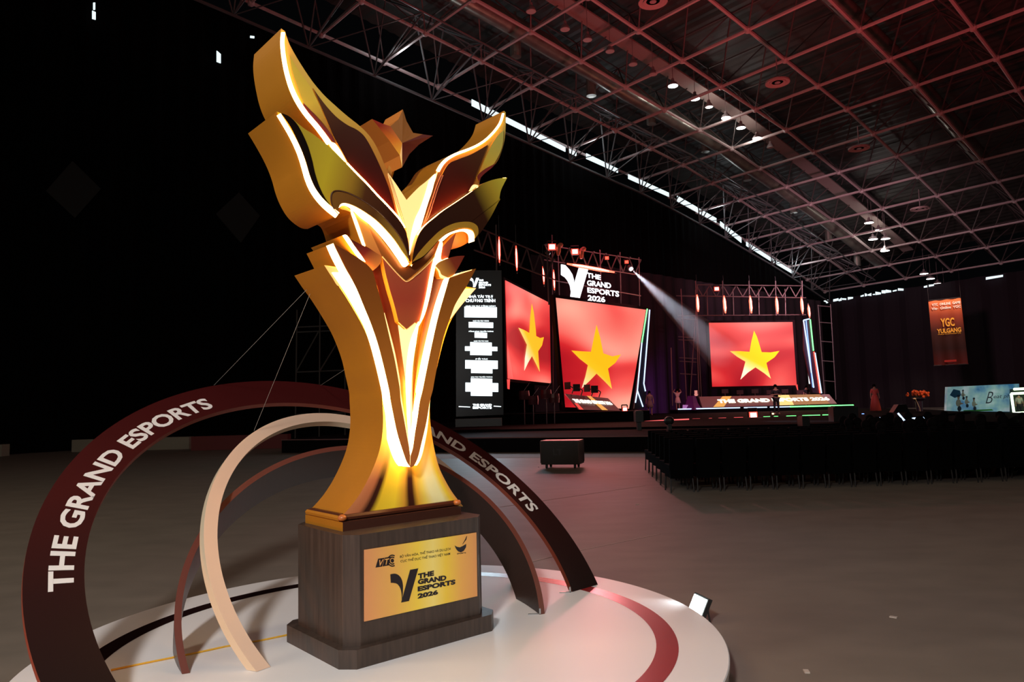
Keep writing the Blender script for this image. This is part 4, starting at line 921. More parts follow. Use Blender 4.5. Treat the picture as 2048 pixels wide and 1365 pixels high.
def screen_mat(name, seed):
    m = bpy.data.materials.new(name); m.use_nodes = True; nt = m.node_tree; B = nt.nodes['Principled BSDF']; B.inputs['Base Color'].default_value = (.01, .01, .01, 1)
    tc = nt.nodes.new('ShaderNodeTexCoord'); mp = nt.nodes.new('ShaderNodeMapping'); mp.inputs['Location'].default_value = (seed, seed*.7, 0)
    mp.inputs['Scale'].default_value = (.13, .13, .26); mp.inputs['Rotation'].default_value = (0, .5, 0)
    nz = nt.nodes.new('ShaderNodeTexNoise'); nz.inputs['Scale'].default_value = 1.0; nz.inputs['Detail'].default_value = 1.2; nz.inputs['Distortion'].default_value = .5
    r = nt.nodes.new('ShaderNodeValToRGB'); e = r.color_ramp.elements
    e[0].position = .30; e[0].color = (.42, .004, .012, 1); e[1].position = .72; e[1].color = (1.0, .50, .36, 1)
    for p, c in ((.40, (.70, .02, .025)), (.48, (.95, .08, .07)), (.57, (1., .22, .17))): q = e.new(p); q.color = (*c, 1)
    nt.links.new(tc.outputs['Object'], mp.inputs[0]); nt.links.new(mp.outputs[0], nz.inputs[0]); nt.links.new(nz.outputs['Fac'], r.inputs[0])
    nt.links.new(r.outputs[0], B.inputs['Emission Color']); B.inputs['Emission Strength'].default_value = 1.0
    return m
star_y = emi('star_yellow', (1.0, .58, .02), 1.0)
def q3(c):  # [(px,py,Y)] -> points
    return [at(*p) for p in c]
def led_wall(name, corners, label, seed, star_px, Yc, pad=.25, extra=None):
    P = q3(corners); n = (P[1]-P[0]).cross(P[3]-P[0]).normalized()
    if n.y > 0: n = -n
    base = (P[2]+P[3])/2
    t = empty(name, base, label, 'screen')
    cen = sum(P, Vector())/4
    m = MB(); m.prism([cen+(p-cen)*(1+pad/(p-cen).length)-n*.03 for p in P], -n*.35); m.build('screen_frame', mat('screen_frame', (.012, .007, .009), .95), t)
    m = MB(); m.prism(P, -n*.03)
    if extra: m.prism([on_plane(x, y, P[0], n) for x, y in extra], -n*.03)
    m.build('screen_panel', screen_mat('flag_screen_%d' % seed, seed), t)
    m = MB(); m.prism([on_plane(x, y, P[0]+n*.02, n) for x, y in star_px], -n*.01)
    q0 = on_plane(*star_px[12], P[0], n)-base; q1 = on_plane(sum(p[0] for p in star_px)/len(star_px), sum(p[1] for p in star_px)/len(star_px), P[0], n)-base
    m.build('star', grad_mat('star_%d' % seed, [(0, (1, .86, .60)), (.35, (1, .72, .22)), (.75, (1, .56, .015)), (1, (1, .52, .01))], q0, q1, emit=True), t)
    return t
def Za(x, y): return (880+x/3.25, 440+y/3.25)
def Zb(x, y): return (1330+x/5.251, 540+y/5.251)
def Zc(x, y): return (900+x/4.264, 520+y/4.264)
led_wall('led_screen', [(1112, 596, 40), (1292, 620, 42.5), (1258, 818, 42.5), (1131, 815, 40)], 'largest tilted LED screen with the yellow star, under the white V sign', 3,
         [Za(*p) for p in ((1018, 683), (1040, 760), (1062, 868), (1120, 888), (1176, 876), (1140, 930), (1092, 968), (1102, 1020), (1118, 1100), (1070, 1050), (1018, 1000), (975, 1045), (922, 1095), (945, 1020), (962, 945), (910, 905), (855, 850), (920, 855), (982, 858), (1000, 770))], 40)
led_wall('led_screen', [(1011, 561, 36), (1099, 606, 43), (1102, 767, 43), (1016, 758, 36)], 'LED screen with a yellow star angled sharply away, beside the sponsor board', 5,
         [Zc(*p) for p in ((699, 375), (715, 450), (732, 600), (735, 650), (770, 668), (801, 660), (785, 730), (752, 780), (757, 860), (766, 955), (735, 890), (700, 820), (665, 880), (635, 945), (640, 840), (657, 725), (625, 660), (585, 580), (635, 600), (678, 625), (685, 500))], 38, extra=[Zc(*p) for p in ((490, 1020), (512, 1020), (508, 1105), (494, 1100))])
led_wall('led_screen', [(1418, 646, 58), (1585, 644.5, 58), (1593.5, 771, 58), (1424.5, 774, 58)], 'farthest LED screen with the yellow star, upright behind the long lettered desk', 9,
         [Zb(*p) for p in ((935, 640), (965, 700), (990, 780), (1015, 865), (1110, 868), (1202, 852), (1150, 920), (1065, 978), (1085, 1060), (1112, 1143), (1040, 1085), (950, 1025), (870, 1080), (792, 1155), (820, 1060), (845, 965), (760, 915), (682, 855), (790, 855), (888, 862), (910, 740))], 58, extra=[Zb(*p) for p in ((1370, 1205), (1392, 1205), (1400, 1275), (1390, 1262))])
for (x, y, Y, s, powr) in ((1200, 700, 39, 6.0, 200), (1505, 700, 56.5, 6.0, 160), (1055, 680, 36, 4.0, 100)):
    p = at(x, y, Y); light('screen_glow', 'AREA', p, (p.x, p.y-12, 0), powr, (1.0, .25, .22), size=s)

# V logo sign above the first screen
t = empty('logo_sign', at(1180, 600, 40), 'white glowing V logo sign with event lettering above the largest screen', 'sign')
sgn_m = emi('sign_white', (.93, .93, 1.0), 3.0)
def Zd(x, y): return (1080+x/7.877, 470+y/7.877)
pn = Vector((-.42, -1, 0)).normalized(); pp = at(1180, 570, 40.5)
def sgn(px, py): return on_plane(px, py, pp, pn)
m = MB(); co = [Zd(*p) for p in ((330, 465), (390, 475), (450, 540), (500, 620), (525, 710), (528, 830), (500, 1000), (470, 1020), (485, 900), (470, 800), (430, 720), (390, 670), (330, 630))]
m.prism([sgn(*p) for p in co], pn*-.12); m.prism([sgn(*Zd(*p)) for p in ((610, 520), (748, 545), (605, 1032), (462, 1020))], pn*-.12)
m.build('v_emblem', sgn_m, t)
m = MB()
for s, q in (('THE', ((740, 672), (958, 712), (735, 592), (958, 636))), ('GRAND', ((742, 798), (1122, 846), (742, 712), (1118, 760))), ('ESPORTS', ((748, 910), (1246, 980), (745, 828), (1246, 890))), ('2026', ((752, 1035), (1028, 1066), (752, 945), (1028, 978)))):
    text_on(m, s, bil(*[sgn(*Zd(*p)) for p in q]), .03)
m.build('sign_lettering', sgn_m, t)

# sponsor tower
YT = 32.0
def tw(px, py, off=0):
    return on_plane(px, py, at(958, 700, YT)+Vector((.12, -1, 0)).normalized()*off, Vector((.12, -1, 0)).normalized())
tn = Vector((.12, -1, 0)).normalized()
t = empty('sponsor_board', tw(958, 830), 'tall black LED sponsor board with white logo boxes right of the trophy', 'sign board')
m = MB(); m.prism([tw(912, 834), tw(1007, 830), tw(1003, 541), tw(912, 541)], -tn*.3); m.build('board', mat('board_black', (.008, .011, .014), .3), t)
m = MB(); m.box(tw(958, 838)-tn*.15-AZ*.16, (2.0, .4, .34)); m.build('board_base', blackm, t)
bxw = emi('board_white', (.86, .97, 1.0), 2.6)
m = MB()
def rc(x0, y0, x1, y1): m.prism([tw(*Zc(x0, y1), .03), tw(*Zc(x1, y1+3), .03), tw(*Zc(x1, y0+5), .03), tw(*Zc(x0, y0), .03)], -tn*.02)
for r_ in ((123, 400, 400, 490), (160, 530, 368, 578), (210, 618, 316, 664), (172, 702, 356, 812), (128, 738, 404, 776), (130, 856, 407, 928), (180, 928, 362, 966), (178, 1010, 360, 1160), (132, 1048, 411, 1124), (75, 1249, 172, 1256), (374, 1245, 435, 1252)): rc(*r_)
m.build('logo_box', bxw, t)
m = MB()
for s, q, b in (('NHÀ TÀI TRỢ', (146, 330, 370, 298), .03), ('CHƯƠNG TRÌNH', (133, 362, 386, 328), .03), ('NHÀ TÀI TRỢ ĐỒNG HÀNH', (135, 402, 388, 384), .02), ('NHÀ TÀI TRỢ VÀNG', (196, 529, 331, 514), .02),
                ('ĐỒNG HÀNH TRUYỀN THÔNG', (160, 616, 370, 601), .02), ('NHÀ TÀI TRỢ BẠC', (204, 700, 328, 687), .02), ('ĐỐI TÁC', (217, 852, 322, 836), .02), ('BẢO TRỢ TRUYỀN THÔNG', (180, 1006, 362, 992), .02),
                ('THE GRAND', (194, 1248, 356, 1229), .05), ('ESPORTS', (194, 1272, 356, 1252), .05)):
    m = MB(); text_on(m, s, bil(*[tw(*Zc(*p), .035) for p in ((q[0], q[1]), (q[2], q[1]), (q[0], q[3]), (q[2], q[3]))]), b); m.build('board_lettering', bxw, t)
m = MB(); v_logo(m, bil(*[tw(*Zc(*p), .035) for p in ((172, 232), (240, 235), (168, 150), (248, 155))]))
for i, s in enumerate(('THE', 'GRAND', 'ESPORTS', '2026')):
    y = 165+i*20; text_on(m, s, bil(*[tw(*Zc(*p), .035) for p in ((245, y+18), ((285, 325, 350, 300)[i], y+18), (245, y+2), ((285, 325, 350, 300)[i], y+2))]), .05)
m.build('board_logo', bxw, t)
p = tw(958, 720, 1.0); light('board_glow', 'AREA', p, p+tn*8, 160, (.6, .85, 1.0), size=2.0)

# neon tubes
tube_core = emi('tube_core', (1.0, .72, .62), 4.0); wash_halo = emi('wash_halo', (1.0, .05, .03), 2.5)
def tube_light(a, b, Y, r, mm, label, group=None, name='light_tube', cat='light tube', hang=None):
    A_, B_ = at(*a, Y), at(*b, Y); t = empty(name, B_, label, cat, group)
    m = MB(); q1 = A_.lerp(B_, .3); q2 = A_.lerp(B_, .7); m.tube(A_, q1, r*.35, 8, r); m.tube(q1, q2, r, 8); m.tube(q2, B_, r, 8, r*.35); m.build('tube', mm, t)
    of = Vector((0, -r*.85, 0)); m = MB(); m.tube(A_.lerp(B_, .12)+of*.6, q1+of, r*.2, 6, r*.42); m.tube(q1+of, q2+of, r*.42, 6); m.tube(q2+of, A_.lerp(B_, .88)+of*.6, r*.42, 6, r*.2); m.build('glow_core', tube_core, t)
    m = MB(); m.tube(A_+(A_-B_).normalized()*.12, A_, r*.5, 8); m.build('end_cap', blackm, t)
    m = MB(); m.tube(B_, B_-(A_-B_).normalized()*.12, r*.5, 8); m.build('end_cap', blackm, t)
    if hang: m = MB(); m.tube(A_, A_+AZ*hang, .012, 4); m.build('cord', blackm, t)
for (a, b, Y) in (((998, 474), (999, 526), 33), ((1032, 492), (1034, 542), 33.5), ((1086, 528), (1088, 569), 37), ((1107, 540), (1109, 581), 38)):
    tube_light(a, b, Y, .055, red_neon, 'vertical red neon tube hanging above the left stage wing', 'red tubes above the left wing', hang=1.0)
for (a, b) in (((1394, 590), (1396.5, 624)), ((1448, 592), (1451, 627)), ((1500, 592), (1503, 627)), ((1552.5, 594), (1555.5, 628)), ((1602.5, 595), (1605.5, 628))):
    tube_light(a, b, 57, .12, hot_neon, 'vertical glowing red tube hanging above the farthest screen', 'red tubes above the farthest screen', hang=1.6)
tube_light((1616.5, 610), (1619.5, 636), 57, .1, hot_neon, 'shortest red tube, on top of the green and red neon blade')
tube_light((1134, 528), (1229, 545), 39.5, .1, hot_neon, 'long horizontal glowing orange-red tube above the V logo sign')
# neon blades
def blade(name, label, body, lines, Y, n=Vector((0, -1, 0))):
    P0 = at(*body[0], Y); t = empty(name, on_plane(*body[-1], P0, n), label, 'neon sculpture')
    m = MB(); m.prism([on_plane(x, y, P0-n*.05, n) for x, y in body], -n*.2); m.build('blade_body', mat('blade_violet', (.012, .004, .02), .5), t)
    for pts, mm, lab in lines:
        m = MB(); m.path([on_plane(x, y, P0+n*.03, n) for x, y in pts], .034 if Y < 50 else .045, 6); o = m.build('neon_line', mm, t); o['label'] = lab
blade('neon_sculpture', 'forked neon blade of blue and green lines right of the largest screen', [(1294, 619), (1300, 620), (1289, 768), (1293, 786), (1288, 818), (1268, 818), (1283, 690)],
      [([(1294.5, 618), (1283.7, 686)], green_neon, 'green neon line'), ([(1283.7, 686), (1274.8, 781), (1270.8, 806)], white_neon, 'blue-white neon line'), ([(1274.8, 781.5), (1286, 814)], white_neon, 'blue-white neon fork'),
       ([(1299.4, 620), (1287.7, 767.7), (1291, 783)], white_neon, 'outer blue-white neon line')], 41.5)
blade('neon_sculpture', 'tall neon blade of green, red and blue lines right of the farthest screen', [(1607, 641), (1620, 638), (1629, 704), (1643, 788), (1626, 786), (1608, 700)],
      [([(1607, 641), (1619, 638)], white_neon, 'white top line'), ([(1612, 641), (1626, 775)], blue_neon, 'blue line'), ([(1607, 641), (1627.5, 776)], white_neon, 'white line'), ([(1620.4, 639), (1627, 702)], green_neon, 'green line'),
       ([(1628, 704), (1640.4, 787)], red_neon, 'red line'), ([(1630, 706), (1643, 787)], white_neon, 'pale blue line')], 56.5)
t = empty('sponsor_board', at(1618, 775, 57.2), 'narrow edge-on board of white logo boxes inside the tall neon blade', 'sign board')
m = MB(); m.prism([at(x, y, 57.2) for x, y in ((1607, 645), (1613, 643), (1626, 774), (1618, 776))], (0, .15, 0)); m.build('board', MATS['board_black'], t)
m = MB()
for (y0, y1) in ((652, 660), (668, 684), (690, 706), (712, 724), (729, 742), (747, 768)):
    xa = lambda y: 1608.5+(y-645)*.08; m.prism([at(xa(y1), y1, 57.1), at(xa(y1)+6, y1, 57.1), at(xa(y0)+5, y0, 57.1), at(xa(y0), y0, 57.1)], (0, .03, 0))
m.build('logo_box', bxw, t)

# stage lights
def wash(px, py, Y, label, mm, r=.22, group=None, name='stage_light'):
    c = at(px, py, Y); t = empty(name, c, label, 'stage light', group)
    m = MB(); m.box(c+Vector((0, .18, 0)), (r*2.3, .3, r*1.8)); m.tube(c+Vector((-r*1.3, .15, 0)), c+Vector((-r*1.3, .15, r*2)), .03, 5); m.tube(c+Vector((r*1.3, .15, 0)), c+Vector((r*1.3, .15, r*2)), .03, 5)
    m.tube(c+Vector((-r*1.3, .15, r*2)), c+Vector((r*1.3, .15, r*2)), .03, 5); m.build('housing', blackm, t)
    m = MB(); m.box(c, (r*1.6, .05, r*1.3)); m.build('lens', mm, t)
    if r > .08: m = MB(); m.box(c+Vector((0, .04, 0)), (r*2.3, .04, r*1.9)); m.build('painted_halo', wash_halo, t)  # red halo around the lens, painted as a glowing frame
wash(1104, 494, 39, 'brightest square red wash light at the left end of the stage truss', emi('wash_red', (1, .25, .2), 12), .18)
wash(1150, 503.5, 39.5, 'square red wash light second from the left on the stage truss', MATS['wash_red'], .17)
wash(1214, 516, 40, 'small red moving light left of the outermost one on the truss', red_neon, .09)
wash(1253.5, 524, 40.5, 'small red moving light nearest the truss\'s right corner', red_neon, .09)
wash(1433.5, 578, 57, 'single red stage light above the farthest screen', MATS['wash_red'], .17)
wash(1507, 831, 40, 'square white-pink floor light glowing on the stage edge', emi('floor_pink', (1, .45, .42), 12), .19)
wash(1250, 819, 38.5, 'small glowing pink light at the lower right corner of the largest screen', MATS['floor_pink'], .11)
wash(1546, 828, 42, 'tiny warm light standing right of the white-pink floor light', emi('floor_warm', (1, .6, .3), 4), .06)
for (px, py, Y) in ((1119, 492, 39.2), (1165, 500, 39.7), (1117, 500, 39.1), (1163, 507, 39.6)):
    c = at(px, py, Y); m = MB(); m.lathe(c, [(.07, -.3), (.13, -.1), (.13, .12), (.06, .2)], 10, Matrix.Rotation(1.0 if py in (492, 500) and px != 1117 else .1, 3, 'Y'))
    tag(m.build('moving_head', mat('copper_housing', (.5, .16, .08), .4), origin=c), 'small copper-lit moving head light hanging on the stage truss', 'stage light', 'moving heads on the stage truss')
# beam light with haze
bc = at(1263, 539, 40.5); bt = at(1390, 655, 36.5); bd = (bt-bc).normalized()
t = empty('beam_light', bc, 'white beam light throwing a hazy shaft down to the right', 'stage light')
m = MB(); Rb = bd.to_track_quat('Z', 'Y').to_matrix(); m.lathe(bc-bd*.35, [(.1, 0), (.16, .1), (.16, .3)], 12, Rb); m.build('housing', blackm, t)
m = MB(); m.lathe(bc-bd*.04, [(.10, 0), (.10, .03)], 12, Rb); m.build('lens', emi('beam_lens', (.8, .9, 1), 20), t)
haze = bpy.data.materials.new('stage_haze'); haze.use_nodes = True; hn = haze.node_tree; hn.nodes.remove(hn.nodes['Principled BSDF'])
vsn = hn.nodes.new('ShaderNodeVolumeScatter'); vsn.inputs['Density'].default_value = .10; vsn.inputs['Anisotropy'].default_value = .3
hn.links.new(vsn.outputs[0], hn.nodes['Material Output'].inputs['Volume'])
m = MB(); m.lathe(bc+bd*.05, [(.07, 0), (.85, 7.5), (.95, 8.5)], 20, Rb); o = m.build('haze_shaft', haze, t); o['label'] = 'pale shaft of haze'
light('beam_spot', 'SPOT', bc+bd*.02, bc+bd*5, 9000, (.75, .82, 1.0), size=.03, angle=11, blend=.5)
c = at(1098, 507, 38); t = empty('beam_light', c, 'small white beam light at the left end of the truss aimed at the logo', 'stage light')
b2 = (at(1135, 527, 39)-c).normalized(); Rb = b2.to_track_quat('Z', 'Y').to_matrix()
m = MB(); m.lathe(c-b2*.3, [(.08, 0), (.11, .1), (.11, .28)], 12, Rb); m.build('housing', blackm, t); m = MB(); m.lathe(c, [(.07, 0), (.07, .03)], 10, Rb); m.build('lens', emi('lens_dim', (.7, .7, .8), 2), t)

# scaffolds
def scaffold(name, label, lines, r=.035, cat='truss', mm=None):
    P = [(at(*a), at(*b)) for a, b in lines]; base = min((q for pr in P for q in pr), key=lambda v: v.z)
    m = MB()
    for a, b in P: m.tube(a, b, r, 6)
    return tag(m.build(name, mm or pipe_m, origin=base), label, cat)
ls = []
for dy in (0, 1.5):
    ls += [((1088, 490, 42.5+dy), (1282, 520, 43+dy)), ((1088, 520, 42.5+dy), (1282, 551, 43+dy)), ((1110, 562, 42.5+dy), (1282, 592, 43+dy)), ((1240, 505, 43+dy), (1247, 812, 43+dy)), ((1278, 515, 43+dy), (1283, 812, 43+dy)), ((1104, 470, 43+dy), (1107, 812, 43+dy)), ((1116, 500, 42.6+dy), (1119, 600, 42.6+dy)), ((1200, 500, 42.8+dy), (1203, 600, 42.8+dy))]
for i in range(8):
    x = 1090+i*24; y = 490+i*3.7; ls += [((x, y, 39+i*.25), (x+12, y+32, 39.1+i*.25)), ((x+12, y+32, 39.1+i*.25), (x+24, y+3.7, 39.3+i*.25)), ((x, y, 39+i*.25), (x+3, y-1, 40.5+i*.25))]
scaffold('stage_truss', 'lighting truss frame around the V logo sign above the largest screen', ls)
ls = []
for dy in (0, 1.6):
    ls += [((1392, 570, 58+dy), (1606, 572, 58+dy)), ((1366, 592, 58+dy), (1612, 596, 58+dy)), ((1366, 632, 58+dy), (1612, 630, 58+dy)), ((1391, 562, 58+dy), (1403, 800, 58+dy)), ((1395, 570, 58+dy), (1380, 800, 58+dy))]
for x in (1445, 1498, 1551, 1604): ls.append(((x, 562, 58), (x+1.5, 632, 58)))
for x in (1414, 1466, 1517, 1570): ls.append(((x, 578, 59), (x+1.5, 632, 59)))
for i in range(8): x = 1393+i*26.5; ls += [((x, 571, 58.3), (x+13, 594, 58.3)), ((x+13, 594, 58.3), (x+26.5, 571, 58.3))]
scaffold('stage_truss', 'lighting truss frame over the farthest screen', ls, .045)
ls = [((1362, 578, 57), (1373, 800, 57)), ((1391, 580, 57), (1398, 800, 57)), ((1342, 696, 55), (1345, 812, 55))]
for y in (592, 631, 638, 674, 680, 716, 723, 748): ls.append(((1352+(y-578)*.05, y, 57), (1393, y+2, 57)))
scaffold('scaffold_tower', 'scaffold tower left of the farthest screen', ls, .04, 'scaffold')
ls = [((1636, 610, 59), (1650, 800, 59)), ((1661, 609, 59), (1672, 800, 59))]
for y in (612, 645, 683, 722, 762): ls.append(((1637+(y-610)*.07, y, 59), (1662+(y-610)*.06, y+2, 59)))
scaffold('scaffold_tower', 'bare scaffold tower against the drape right of the neon blades', ls, .04, 'scaffold', mat('dim_pipe', (.07, .055, .055), .6))
ls = [((594, 620, 31), (590, 895, 31)), ((640, 610, 31), (638, 895, 31)), ((690, 610, 32), (690, 895, 32))]
for y in (655, 665, 745, 830): ls.append(((593, y, 31), (690, y-4, 32)))
ls += [((592, 745, 31), (638, 662, 31)), ((638, 745, 31), (690, 660, 32))]
scaffold('scaffold_tower', 'dark scaffold frame just left of the trophy waist', ls, .03, 'scaffold', mat('dark_pipe', (.05, .045, .04), .6))
ls = []
for Y in (33, 34.2):
    ls += [((948, 452, Y), (1110, 520, Y+4)), ((948, 500, Y), (1110, 560, Y+4)), ((992, 450, Y), (996, 815, Y)), ((1094, 500, Y+3.5), (1098, 610, Y+3.5))]
for i in range(6): x = 950+i*26; y = 453+i*11; ls += [((x, y, 33+i*.6), (x+13, y+48, 33.3+i*.6)), ((x+13, y+48, 33.3+i*.6), (x+26, y+11, 33.6+i*.6))]
scaffold('stage_truss', 'dark overhead truss carrying the red tubes above the left wing', ls, .04, mm=mat('dim_pipe'))

# risers, desks, monitors
ZR = 1.12
m = MB(); A_ = [Vector((-1.2, 38, ZD2)), Vector((7.0, 38.2, ZD2)), Vector((7.4, 45, ZD2)), Vector((-1.8, 44, ZD2))]; m.prism(A_, AZ*(ZR-ZD2)); tag(m.build('stage_riser', skirt_m, origin=A_[0]), 'dark raised platform under the largest screen', 'platform')
def desk(name, label, quad, Ys, texts, Y, mm, back=.7, bars=()):
    P = [at(x, y, Y+dy) for (x, y), dy in zip(quad, Ys)]; n = (P[1]-P[0]).cross(P[3]-P[0]).normalized()
    if n.y > 0: n = -n
    t = empty(name, (P[0]+P[1])/2, label, 'desk')
    up = Vector((0, back, 0)); m = MB(); m.prism([P[0], P[1], P[2], P[3]], up); m.build('desk_front', mm, t)
    fnq = lambda a, b: (P[0]*(1-a)+P[1]*a)*(1-b)+(P[3]*(1-a)+P[2]*a)*b + n*.03
    m = MB()
    for s, a0, a1, b0, b1, bold in texts: text_on(m, s, lambda a, b: fnq(a0+(a1-a0)*a, b0+(b1-b0)*b), bold)
    m.build('desk_lettering', emi('desk_letter_glow', (1, .9, .72), 3.0), t)
    for pts, em in bars:
        m = MB(); m.add([fnq(a, b)-n*.012 for a, b in pts], [tuple(range(len(pts)))]); m.build('desk_light_panel', em, t)
    return t
desk_m = mat('desk_dark', (.10, .05, .06), .35); gold_e = emi('desk_gold', (1, .45, .10), .9); amber_e = emi('desk_amber', (.9, .4, .15), .45)
desk('caster_desk', 'slanted gaming desk with glowing lettering in front of the largest screen', [(1157, 820), (1241, 822), (1216, 797), (1130, 788)], (0, .3, 1.0, .7), [('THE GRAND ESPORTS 2026', .06, .95, .42, .68, .05)], 38, desk_m, .3,
     [([(0.02, 0), (.12, 0), (.1, .4), (.03, .4)], emi('desk_red', (1, .08, .06), 1.0)), ([(.56, 0), (.70, 0), (.60, 1), (.50, 1)], gold_e)])
desk('caster_desk', 'long slanted desk with glowing lettering below the farthest screen', [(1405, 816), (1674, 808), (1658, 789), (1398, 794)], (0, 0, .6, .6), [('THE GRAND ESPORTS 2026', .13, .97, .35, .70, .05)], 56, mat('desk_taupe', (.30, .22, .20), .5), .4,
     [([(.08, .02), (.16, .02), (.25, .98), (.18, .98)], gold_e), ([(.57, 0), (.68, 0), (.69, 1), (.58, 1)], emi('desk_gold_bright', (1, .6, .2), 1.3)), ([(.68, 0), (.95, 0), (.93, 1), (.69, 1)], amber_e)])
for k, (x, y) in enumerate([(1135, 772), (1153, 776), (1174, 777), (1189, 779)]):
    c = at(x, y, 38.7); t = empty('monitor', c-AZ*.3, 'thin gaming monitor silhouetted against the largest screen', 'monitor', 'monitors on the slanted desk')
    R = Matrix.Rotation(.5 if k % 2 else -.9, 3, 'Z'); m = MB(); m.box(c, (.42, .05, .38), R); m.build('panel', blackm, t)
    m = MB(); m.path([c+Vector((.1, .03, 0)), c+Vector((.32, .03, -.15)), c+Vector((.22, .03, -.42))], .03, 6); m.build('arm', blackm, t)
for k in range(6):
    c = at(1450+k*30, 783+(k % 2)*2, 57); m = MB(); m.box(c, (.5, .06, .32)); m.tube(c-AZ*.1, c-AZ*.5, .04, 6)
    tag(m.build('monitor', mat('monitor_back', (.05, .02, .025), .5), origin=c-AZ*.5), 'dark monitor back in the row behind the long lettered desk', 'monitor', 'monitors behind the long desk')
# led lines on the stage edges
def led_line(pts, Y, mm, label, r=.04):
    m = MB(); m.path([at(x, y, Y) for x, y in pts], r, 6); tag(m.build('led_strip', mm, origin=at(*pts[0], Y)), label, 'light strip')
m = MB(); A_ = [at(1356, 819, 55.5), at(1707, 811, 55.5)]; z_ = A_[0].z
m.prism([Vector((A_[0].x, 55.6, ZD2)), Vector((A_[1].x, 55.6, ZD2)), Vector((A_[1].x, 58.4, ZD2)), Vector((A_[0].x, 58.4, ZD2))], AZ*.25); tag(m.build('stage_riser', skirt_m, origin=Vector((A_[0].x, 55.6, ZD2))), 'long low riser under the long lettered desk', 'platform')
led_line([(1356, 819), (1480, 816)], 55.5, white_neon, 'blue-white strip on the left of the long riser edge')
led_line([(1488, 816), (1534, 815)], 55.5, white_neon, 'short blue-white strip in the middle of the long riser edge')
led_line([(1540, 815), (1580, 814)], 55.5, white_neon, 'short blue-violet strip touching the green one')
led_line([(1580, 814), (1707, 811)], 55.5, green_neon, 'green strip on the right of the long riser edge', .05)
red_soft = emi('red_line', (1, .12, .12), 1.6)
led_line([(1280, 844.5), (1330, 841), (1378, 839)], 38, red_soft, 'red strip along the left of the stage front', .03)
for (x0, x1, mm, lab) in ((1385, 1400, red_soft, 'a'), (1418, 1424, red_soft, 'a'), (1437, 1452, red_soft, 'a'), (1468, 1486, red_soft, 'a'), (1527, 1540, green_neon, 'b'), (1548, 1556, green_neon, 'b'), (1573, 1592, green_neon, 'b'), (1605, 1640, green_neon, 'b'), (1645, 1660, green_neon, 'b'), (1706, 1716, blue_neon, 'c'), (1724, 1728, blue_neon, 'c')):
    f_ = lambda x: 839-(x-1385)*.031
    m = MB(); m.tube(at(x0, f_(x0), 40), at(x1, f_(x1), 40), .03, 6)
    tag(m.build('led_strip', mm, origin=at(x0, f_(x0), 40)), {'a': 'short red dash of light along the far stage edge', 'b': 'short green dash of light along the stage edge', 'c': 'short blue dash of light at the right stage end'}[lab], 'light strip', {'a': 'red dashes', 'b': 'green dashes', 'c': 'blue dashes'}[lab]+' on the stage edge')
led_line([(1560, 837), (1668, 834)], 38.5, green_neon, 'faint green reflection painted as a glowing tube below the dashes', .02)  # reflection of the green dashes, drawn as a glowing tube
# ramp and floor shapes at the right
m = MB(); m.prism([at(1705, 842, 36), at(1880, 866, 30), at(1890, 838, 40), at(1712, 832, 40)], -AZ*.1); tag(m.build('catwalk_ramp', mat('ramp_grey', (.16, .15, .15), .5), origin=at(1712, 842, 36)), 'grey ramp leading off the right end of the stage', 'ramp')
for pts, lab in (([(1753, 836), (1760, 835), (1773, 845), (1768, 846)], 'leftmost slanted white light shape at the ramp'), ([(1766, 834), (1772, 834), (1779, 838), (1787, 838), (1788, 842), (1776, 842)], 'bent white light shape beside the leftmost one'),
                 ([(1782, 844), (1800, 843), (1802, 847), (1792, 849)], 'flat white light shape low on the ramp')):
    m = MB(); m.prism([at(x, y, 29.5) for x, y in pts], (0, .1, 0)); tag(m.build('light_shape', white_neon, origin=at(*pts[0], 29.5)), lab, 'light')
for a, b, lab, mm in (((1796, 827), (1810, 843), 'left one of two slanted blue-white rods', white_neon), ((1815, 827), (1829, 844), 'right one of two slanted blue-white rods', white_neon), ((1826, 837.5), (1862, 835), 'level blue-white rod beside the slanted rods', white_neon), ((1843, 845.5), (1853, 844.5), 'short blue glow low in front of the lectern', white_neon),
                      ((1882, 837), (2046, 832.5), 'long bright white strip at the foot of the mural', emi('warm_white_line', (.9, 1, .85), 3))):
    led_line([a, b], 29 if a[0] < 1880 else 36, mm, lab, .035 if a[0] < 1880 else .05)
# speaker wedge, lectern with flowers
c = at(1803, 822, 42); m = MB(); m.prism([c+Vector((-.55, 0, -.2)), c+Vector((.1, 0, -.45)), c+Vector((.45, 0, -.1)), c+Vector((.3, 0, .35)), c+Vector((-.15, 0, .35))], (0, .5, 0)); tag(m.build('floor_speaker', blackm, origin=c-AZ*.4), 'black wedge floor speaker above the slanted light rods', 'speaker')
c = at(1840, 834, 43); t = empty('lectern', c, 'dark lectern with an orange flower arrangement on the stage', 'lectern')
m = MB(); m.lathe(c, [(.28, 0), (.28, .05), (.16, .15), (.2, .9), (.34, 1.05), (.34, 1.1)], 10); m.build('stand', mat('lectern_dark', (.03, .02, .05), .4), t)
m = MB(); m.path([c+Vector((-.12, -.3, 0)), c+Vector((-.14, -.3, .5)), c+Vector((-.34, -.3, 1.02))], .012, 5); m.ball(c+Vector((-.40, -.3, 1.05)), .06, 6, (1.6, 1, .8)); m.build('microphone', mat('mic_pale', (.8, .7, .5), .4), t)
fo = empty('flower_arrangement', c+AZ*1.1, 'orange and red flower arrangement on top of the lectern', 'flowers')
m = MB(); rnd = random.Random(3)
for i in range(46): m.ball(c+Vector((rnd.uniform(-.6, .62), rnd.uniform(-.25, .25), 1.25+rnd.uniform(-.1, .25))), rnd.uniform(.05, .1), 4)
m.build('blossoms', mat('orange_blossom', (.7, .12, .03), .6), fo)
m = MB()
